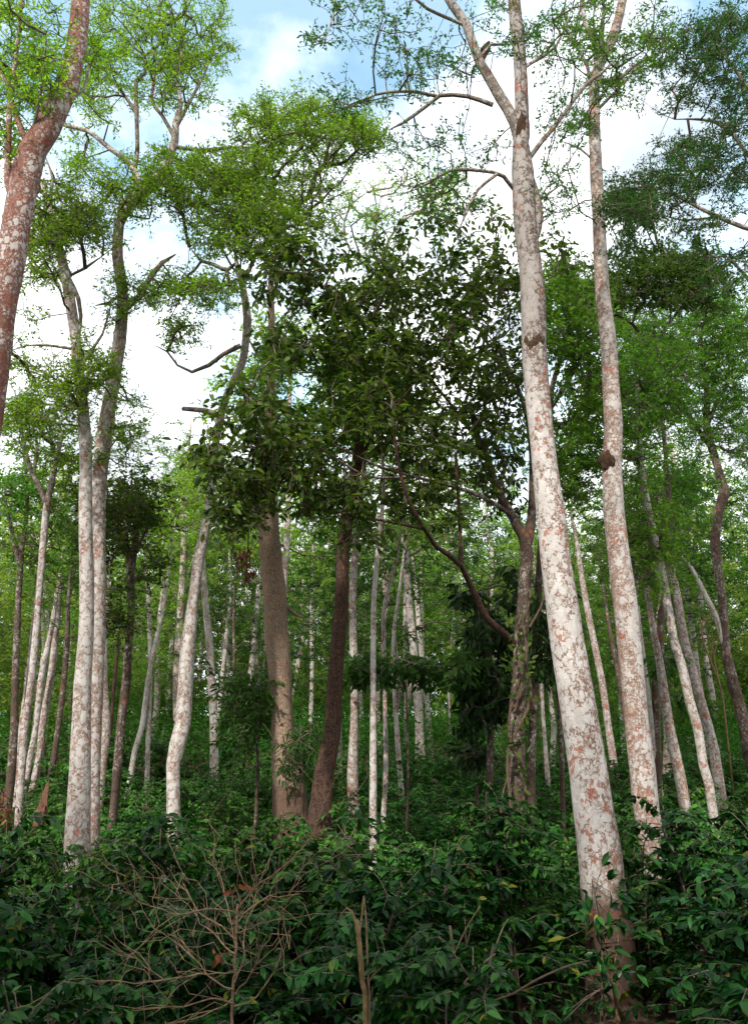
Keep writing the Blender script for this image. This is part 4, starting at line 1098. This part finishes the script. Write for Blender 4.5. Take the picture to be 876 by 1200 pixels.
# ------------------------------------------------------------------ thicket beyond the shrubs one can count
def undergrowth():
    mb = MB()
    n = 4200
    y = 19.5 + 40 * rng.random(n) ** .8
    x = rng.uniform(-.6, .6, n) * y
    g = ground_z(x, y)
    top = g + rng.uniform(.7, 1.35, n)
    m = 52
    b = np.stack([x, y, top], 1)[:, None] + rng.normal(0, 1, (n, m, 3)) * np.array([.42, .42, .34])
    b[..., 2] = np.maximum(b[..., 2], g[:, None] + .03)
    N = n * m
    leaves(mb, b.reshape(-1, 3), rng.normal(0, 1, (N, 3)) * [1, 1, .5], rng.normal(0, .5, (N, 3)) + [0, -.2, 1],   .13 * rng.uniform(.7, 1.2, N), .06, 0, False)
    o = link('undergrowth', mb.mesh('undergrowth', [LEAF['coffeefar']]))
    tag(o, 'low green undergrowth covering the far slope between the trunks', 'undergrowth', None, 'stuff')


undergrowth()


# ------------------------------------------------------------------ the dry leafless shrub in front and the cut stems
def dry_shrub():
    d = 5.0
    f = at(270, 1190, d)
    org = np.array([f[0], f[1], float(ground_z(f[0], f[1])) - .03])
    root = bpy.data.objects.new('dry_shrub', None); COL.objects.link(root); root.location = org
    tag(root, 'leafless dry shrub of pale tangled twigs in front of the green thicket', 'dry shrub')
    r = np.random.default_rng(4)

    def limb(pts, sh=0.0, s0=0.0, ground=False, name='branch', sub=True):
        Q = px_path(pts, d + s0, sh)
        Q[:, 3] *= .5
        if ground:
            Q = np.vstack([[org[0], org[1], org[2], Q[0, 3] * 1.1], Q])
        Q = catmull(Q, .05)
        Q[:, :3] += r.normal(0, .004, (len(Q), 3))
        mb = MB(); tube(mb, Q[:, :3], Q[:, 3], sides=7, bump=.1, seed=int(pts[0][0]))
        if sub:
            A = []; B = []
            for _ in range(int(len(Q) * .8)):
                k = r.integers(len(Q) // 5, len(Q))
                a = Q[k, :3]
                L = r.uniform(.08, .3)
                t = unit(Q[min(k + 1, len(Q) - 1), :3] - Q[max(k - 1, 0), :3])
                v = unit(t * .6 + r.normal(0, .5, 3) + [0, 0, .25])
                m_ = a + v * L; e = m_ + unit(v + r.normal(0, .45, 3)) * L * .8
                A += [a, m_]; B += [m_, e]
            if A:
                twigs(mb, np.array(A), np.array(B), np.full(len(A), .0022), np.full(len(A), .0013), 0, .2)
        link(name, mb.mesh(name, [DRY], org), root)

    limb([(272, 1190, 7), (276, 1130, 7), (278, 1070, 6), (279, 1060, 5.5)], 0, 0, True, 'trunk', False)
    L = [([(278, 1066, 4.5), (290, 1050, 4), (305, 1035, 3.6), (318, 1027, 3.4), (340, 1008, 3.4), (360, 985, 3.2), (370, 970, 3), (376, 955, 2.2), (380, 938, 1.6)], -.3),
         ([(279, 1080, 4), (284, 1072, 3.6), (300, 1060, 3.2), (315, 1052, 2.8), (352, 1048, 2)], .2), ([(277, 1068, 4), (255, 1065, 3.6), (230, 1067, 3.4), (205, 1072, 3), (175, 1062, 2.6), (150, 1046, 2.2), (138, 1028, 1.6)], -.4),
         ([(276, 1100, 4), (262, 1085, 3.4), (240, 1075, 3), (225, 1055, 2.4), (215, 1035, 1.6)], .2), ([(277, 1120, 4), (265, 1110, 3.6), (250, 1095, 3), (236, 1082, 2.4), (220, 1060, 1.8), (190, 1035, 1.4)], .4),
         ([(275, 1140, 4), (255, 1140, 3.6), (220, 1145, 3.4), (190, 1148, 3.2), (160, 1152, 2.8), (130, 1150, 2.4), (100, 1148, 1.6)], -.4), ([(190, 1148, 3), (160, 1125, 2.6), (140, 1112, 2.2), (122, 1095, 1.6)], -.2),
         ([(274, 1160, 4), (250, 1150, 3.5), (235, 1130, 3), (215, 1110, 2.6), (200, 1100, 2.2), (182, 1088, 1.6)], .3), ([(273, 1175, 4), (245, 1170, 3.5), (215, 1180, 3), (180, 1175, 2.4)], -.3),
         ([(275, 1150, 4), (286, 1120, 3.4), (285, 1090, 3), (295, 1065, 2.2), (300, 1045, 1.6)], .3), ([(274, 1165, 4), (295, 1140, 3.4), (305, 1115, 3), (318, 1095, 2)], -.3), ([(274, 1180, 4), (300, 1170, 3.2), (320, 1140, 2.6), (332, 1110, 1.8)], .1),
         ([(272, 1170, 4), (250, 1185, 3.5), (225, 1195, 3)], -.2), ([(276, 1110, 3.5), (266, 1060, 2.8), (258, 1030, 2.2), (250, 1012, 1.5)], .3), ([(277, 1075, 3), (268, 1040, 2.4), (262, 1020, 1.6)], -.2), ([(276, 1095, 3), (296, 1085, 2.6), (330, 1075, 2)], -.3)]
    for p, sh in L:
        limb(p, sh)
    mb = MB()
    n = 14
    c = np.concatenate([np.array([at(a + r.normal(0, 5), b + r.normal(0, 4), d + r.normal(0, .1)) for _ in range(n // 2)]) for a, b in ((280, 1043), (256, 1120))])
    leaves(mb, c, r.normal(0, .6, (len(c), 3)) + [0, 0, -.8], r.normal(0, 1, (len(c), 3)), .06, .028, 0, True)
    link('dead_foliage', mb.mesh('dead_foliage', [LEAF['rust']], org), root)


dry_shrub()


def cut_stem(label, pts, d, mat, sprout=None, name='cut_stem'):
    Q = px_path(pts, d)
    Q[:, 3] *= .72
    org = np.array([Q[0, 0], Q[0, 1], float(ground_z(Q[0, 0], Q[0, 1])) - .03])
    root = bpy.data.objects.new(name, None); COL.objects.link(root); root.location = org
    tag(root, label, 'stem')
    Q = catmull(np.vstack([[*org, Q[0, 3] * 1.15], Q]), .06)
    mb = MB(); tube(mb, Q[:, :3], Q[:, 3], sides=10, bump=.1, seed=int(pts[0][0]))
    link('stem', mb.mesh('stem', [mat], org), root)
    if sprout:
        for sp_ in sprout:
            B = px_path(sp_, d, .05); B[:, 3] *= .72; B = catmull(B, .05)
            mb = MB(); tube(mb, B[:, :3], B[:, 3], sides=7, bump=.08, seed=int(sp_[0][0]))
            link('shoot', mb.mesh('shoot', [mat], org), root)
    return root


cut_stem('thick straw coloured cut coffee stem standing just left of a thinner one at bottom centre', [(428, 1195, 9), (424, 1150, 9), (421, 1110, 8.5), (418, 1080, 8)], 5.0, STRAW, [[(418, 1085, 4), (412, 1068, 3.5), (406, 1064, 3), (400, 1072, 2.6), (398, 1082, 2)], [(421, 1095, 3), (424, 1070, 2.6), (426, 1050, 2)]])
cut_stem('thin pale brown cut coffee stem standing just right of a thicker one at bottom centre', [(433, 1195, 4), (432, 1160, 4), (430, 1120, 3.6), (429, 1080, 3), (426, 1050, 2)], 5.05, DRY, [[(432, 1150, 3), (440, 1140, 2.6), (452, 1128, 2)]])
cut_stem('brown forked bare stem low among the shrubs, midway to the biggest trunk', [(536, 1195, 5), (533, 1150, 5), (530, 1110, 4.5), (527, 1085, 3.5)], 5.6, DRY, [[(534, 1165, 3), (545, 1150, 3), (562, 1132, 3), (580, 1118, 2.4)], [(531, 1120, 2.6), (545, 1090, 2.2), (562, 1062, 1.6)]])
cut_stem('pale split shoot with fresh green tips rising against the foot of the biggest trunk', [(724, 1195, 7), (720, 1165, 6.5), (716, 1140, 6), (713, 1120, 4)], 7.6, STRAW, [[(716, 1140, 3), (722, 1118, 2.6), (724, 1096, 2)], [(715, 1138, 3), (710, 1112, 2.4), (708, 1092, 2)]])
cut_stem('long bare brown branch sagging low in front of the shrubs left of the biggest trunk', [(560, 1168, 2), (580, 1172, 3), (600, 1165, 3.5), (625, 1150, 3.6), (650, 1138, 3.4), (672, 1130, 3), (690, 1126, 2)], 5.8, VINE, name='bare_branch')

cut_stem('curling straw coloured dead vine stem standing left of the knotted trunk at the right edge', [(848, 832, 3), (842, 800, 3), (832, 775, 3), (823, 750, 2.5), (820, 725, 2)], 19.0, STRAW, [[(842, 800, 2.4), (836, 770, 2.2), (842, 740, 2), (836, 722, 1.6), (826, 730, 1.4), (822, 745, 1)], [(845, 815, 2.2), (838, 780, 2), (828, 740, 1.6), (832, 718, 1.2)], [(832, 775, 2), (834, 745, 1.6), (828, 722, 1.4), (818, 740, 1)]], name='dead_vine')


# a small leafy shoot with yellowing leaves in front of the biggest trunk
def shoot(label, foot, top, d, n, yell=0, w=26):
    f = at(foot[0], foot[1], d); tp = at(top[0], top[1], d)
    org = np.array([f[0], f[1], float(ground_z(f[0], f[1]))])
    root = bpy.data.objects.new('leafy_shoot', None); COL.objects.link(root); root.location = org
    tag(root, label, 'plant')
    C = catmull(np.array([[*org, .008], [*f, .007], [*((f + tp) / 2 + [.03, 0, 0]), .005], [*tp, .003]]), .08)
    mb = MB(); tube(mb, C[:, :3], C[:, 3], sides=7)
    link('stem', mb.mesh('stem', [STEM], org), root)
    s = axial(f) / F
    t = rng.uniform(.35, 1, n)
    b = np.stack([np.interp(t, np.linspace(0, 1, len(C)), C[:, k]) for k in range(3)], 1)
    off = rng.normal(0, 1, (n, 3)) * [w * s * .5, .12, w * s * .35]
    tipb = b + off
    mb = MB()
    twigs(mb, b, tipb, np.full(n, .004), np.full(n, .002), 1)
    for q in range(4):
        leaves(mb, tipb, off + rng.normal(0, .12, (n, 3)) + [0, 0, -.03], rng.normal(0, .5, (n, 3)) + [0, -.2, 1], .125 * rng.uniform(.7, 1.2, n), .055, 0, True, .2)
    link('foliage', mb.mesh('foliage', [LEAF['coffee'], TWIG], org), root)
    if yell:
        c = np.array([at(686 + rng.normal(0, 7), 1072 + rng.normal(0, 5), d - .1) for _ in range(yell)])
        mb = MB(); leaves(mb, c, rng.normal(0, .6, (yell, 3)) + [0, 0, -.6], rng.normal(0, .5, (yell, 3)) + [0, -1, .4], .055, .028, 0, True)
        link('yellow_leaf', mb.mesh('yellow_leaf', [LEAF['yellowed']], org), root)


shoot('leafy coffee shoot with a few yellowing leaves covering the brown foot of the biggest trunk', (705, 1150), (693, 1030), 7.4, 46, 9, 40)
shoot('tall upright leafy shoot standing above the thicket in front of the dark sinuous trunk', (402, 1080), (400, 955), 7.0, 44, 0, 44)
shoot('small leafy shoot in front of the second white trunk near its foot', (752, 1010), (756, 955), 8.6, 14, 0, 26)


# a split broken stump and a pale stone on the slope
def stump():
    d = 12.5
    f = at(43, 945, d); s = axial(f) / F
    org = np.array([f[0], f[1], float(ground_z(f[0], f[1])) - .03])
    mb = MB()
    H = f[2] + 16 * s
    sd = 9
    ang = np.linspace(0, 2 * np.pi, sd, endpoint=False)
    rows = []
    for z, r_ in ((org[2], .11), (org[2] + .5, .09), (H - .25, .08)):
        rows.append(np.stack([org[0] + np.cos(ang) * r_ + (z - org[2]) * .06, org[1] + np.sin(ang) * r_, np.full(sd, z)], 1))
    z = H - .25 + np.array([.05, .18, .42, .36, .2, .05, .12, .02, .08])
    rows.append(np.stack([org[0] + np.cos(ang) * .05 + (z - org[2]) * .07, org[1] + np.sin(ang) * .05, z], 1))
    V = np.concatenate(rows)
    Q = np.array([[i * sd + j, i * sd + (j + 1) % sd, (i + 1) * sd + (j + 1) % sd, (i + 1) * sd + j] for i in range(3) for j in range(sd)])
    T = np.array([[3 * sd, 3 * sd + j, 3 * sd + j + 1] for j in range(1, sd - 1)])
    mb.add(V, Q, T, smooth=False)
    o = link('broken_stump', mb.mesh('broken_stump', [STUMP], org), None, org)
    tag(o, 'splintered reddish broken stump standing left of the white pair of trunks', 'stump')


stump()

# ------------------------------------------------------------------ light
SUN_EL, SUN_AZ = math.radians(43), math.radians(205)      # azimuth measured clockwise from +Y: behind the camera, to the left
w = bpy.data.worlds.new('World'); S.world = w; w.use_nodes = True
nt = w.node_tree; N = nt.nodes; L = nt.links
N.clear()
sky = N.new('ShaderNodeTexSky'); sky.sky_type = 'NISHITA'; sky.sun_disc = False
sky.sun_elevation = SUN_EL; sky.sun_rotation = SUN_AZ; sky.air_density = 1.0; sky.dust_density = 0.6; sky.ozone_density = 0.6
tc = N.new('ShaderNodeTexCoord')
mp = N.new('ShaderNodeMapping'); mp.inputs['Location'].default_value = (0.35, 0.1, 0.2); mp.inputs['Scale'].default_value = (1, 1, 1.5)
L.new(tc.outputs['Generated'], mp.inputs['Vector'])
n1 = N.new('ShaderNodeTexNoise'); n1.inputs['Scale'].default_value = 2.6; n1.inputs['Detail'].default_value = 9; n1.inputs['Roughness'].default_value = 0.55
L.new(mp.outputs[0], n1.inputs['Vector'])


def lobe(px, py, ex):
    """a clear part of the sky round a direction"""
    d_ = unit(ray(px, py))
    dp = N.new('ShaderNodeVectorMath'); dp.operation = 'DOT_PRODUCT'
    nm = N.new('ShaderNodeVectorMath'); nm.operation = 'NORMALIZE'
    L.new(tc.outputs['Generated'], nm.inputs[0]); L.new(nm.outputs[0], dp.inputs[0]); dp.inputs[1].default_value = tuple(d_)
    return math_node(N, L, 'POWER', math_node(N, L, 'MAXIMUM', dp.outputs['Value'], 0.0), ex)


clear = math_node(N, L, 'MAXIMUM', lobe(330, 20, 8), math_node(N, L, 'MAXIMUM', lobe(920, 230, 8), math_node(N, L, 'MULTIPLY', lobe(60, -20, 12), 0.9)))
cv = math_node(N, L, 'SUBTRACT', math_node(N, L, 'ADD', n1.outputs['Fac'], 0.34), math_node(N, L, 'MULTIPLY', clear, 0.39))
cloud = ramp_fac(N, L, cv, 0.40, 0.66)
n2 = N.new('ShaderNodeTexNoise'); n2.inputs['Scale'].default_value = 5.5; n2.inputs['Detail'].default_value = 8; n2.inputs['Roughness'].default_value = 0.6
L.new(mp.outputs[0], n2.inputs['Vector'])
cn = mix(N, L, ramp_fac(N, L, n2.outputs['Fac'], 0.34, 0.56), (4.4, 4.7, 5.1), (8.4, 8.5, 8.6))
veil = math_node(N, L, 'MAXIMUM', cloud, 0.18)
skyb = N.new('ShaderNodeMix'); skyb.data_type = 'RGBA'; skyb.blend_type = 'MULTIPLY'; skyb.inputs[0].default_value = 1.0
L.new(sky.outputs[0], skyb.inputs[6]); skyb.inputs[7].default_value = (1.3, 1.95, 1.75, 1)
skyb = skyb.outputs[2]
skyc = mix(N, L, veil, skyb, cn)
bg = N.new('ShaderNodeBackground'); bg.inputs['Strength'].default_value = 0.10
L.new(skyc, bg.inputs['Color'])
wo = N.new('ShaderNodeOutputWorld'); L.new(bg.outputs[0], wo.inputs[0])

sd = bpy.data.lights.new('sun', 'SUN'); sd.energy = 2.4; sd.angle = math.radians(2); sd.color = (1.0, 0.95, 0.87)
so = bpy.data.objects.new('sun', sd); COL.objects.link(so)
so.rotation_euler = (math.pi / 2 - SUN_EL, 0, -SUN_AZ + math.pi)

vs = S.view_settings
vs.view_transform = 'Standard'; vs.look = 'None'; vs.gamma = 1.0; vs.use_curve_mapping = False
vs.exposure = 1.2
S.render.engine = 'CYCLES'
S.cycles.max_bounces = 8
S.cycles.diffuse_bounces = 5
S.cycles.transmission_bounces = 6
S.cycles.transparent_max_bounces = 4
S.cycles.caustics_reflective = False
S.cycles.caustics_refractive = False
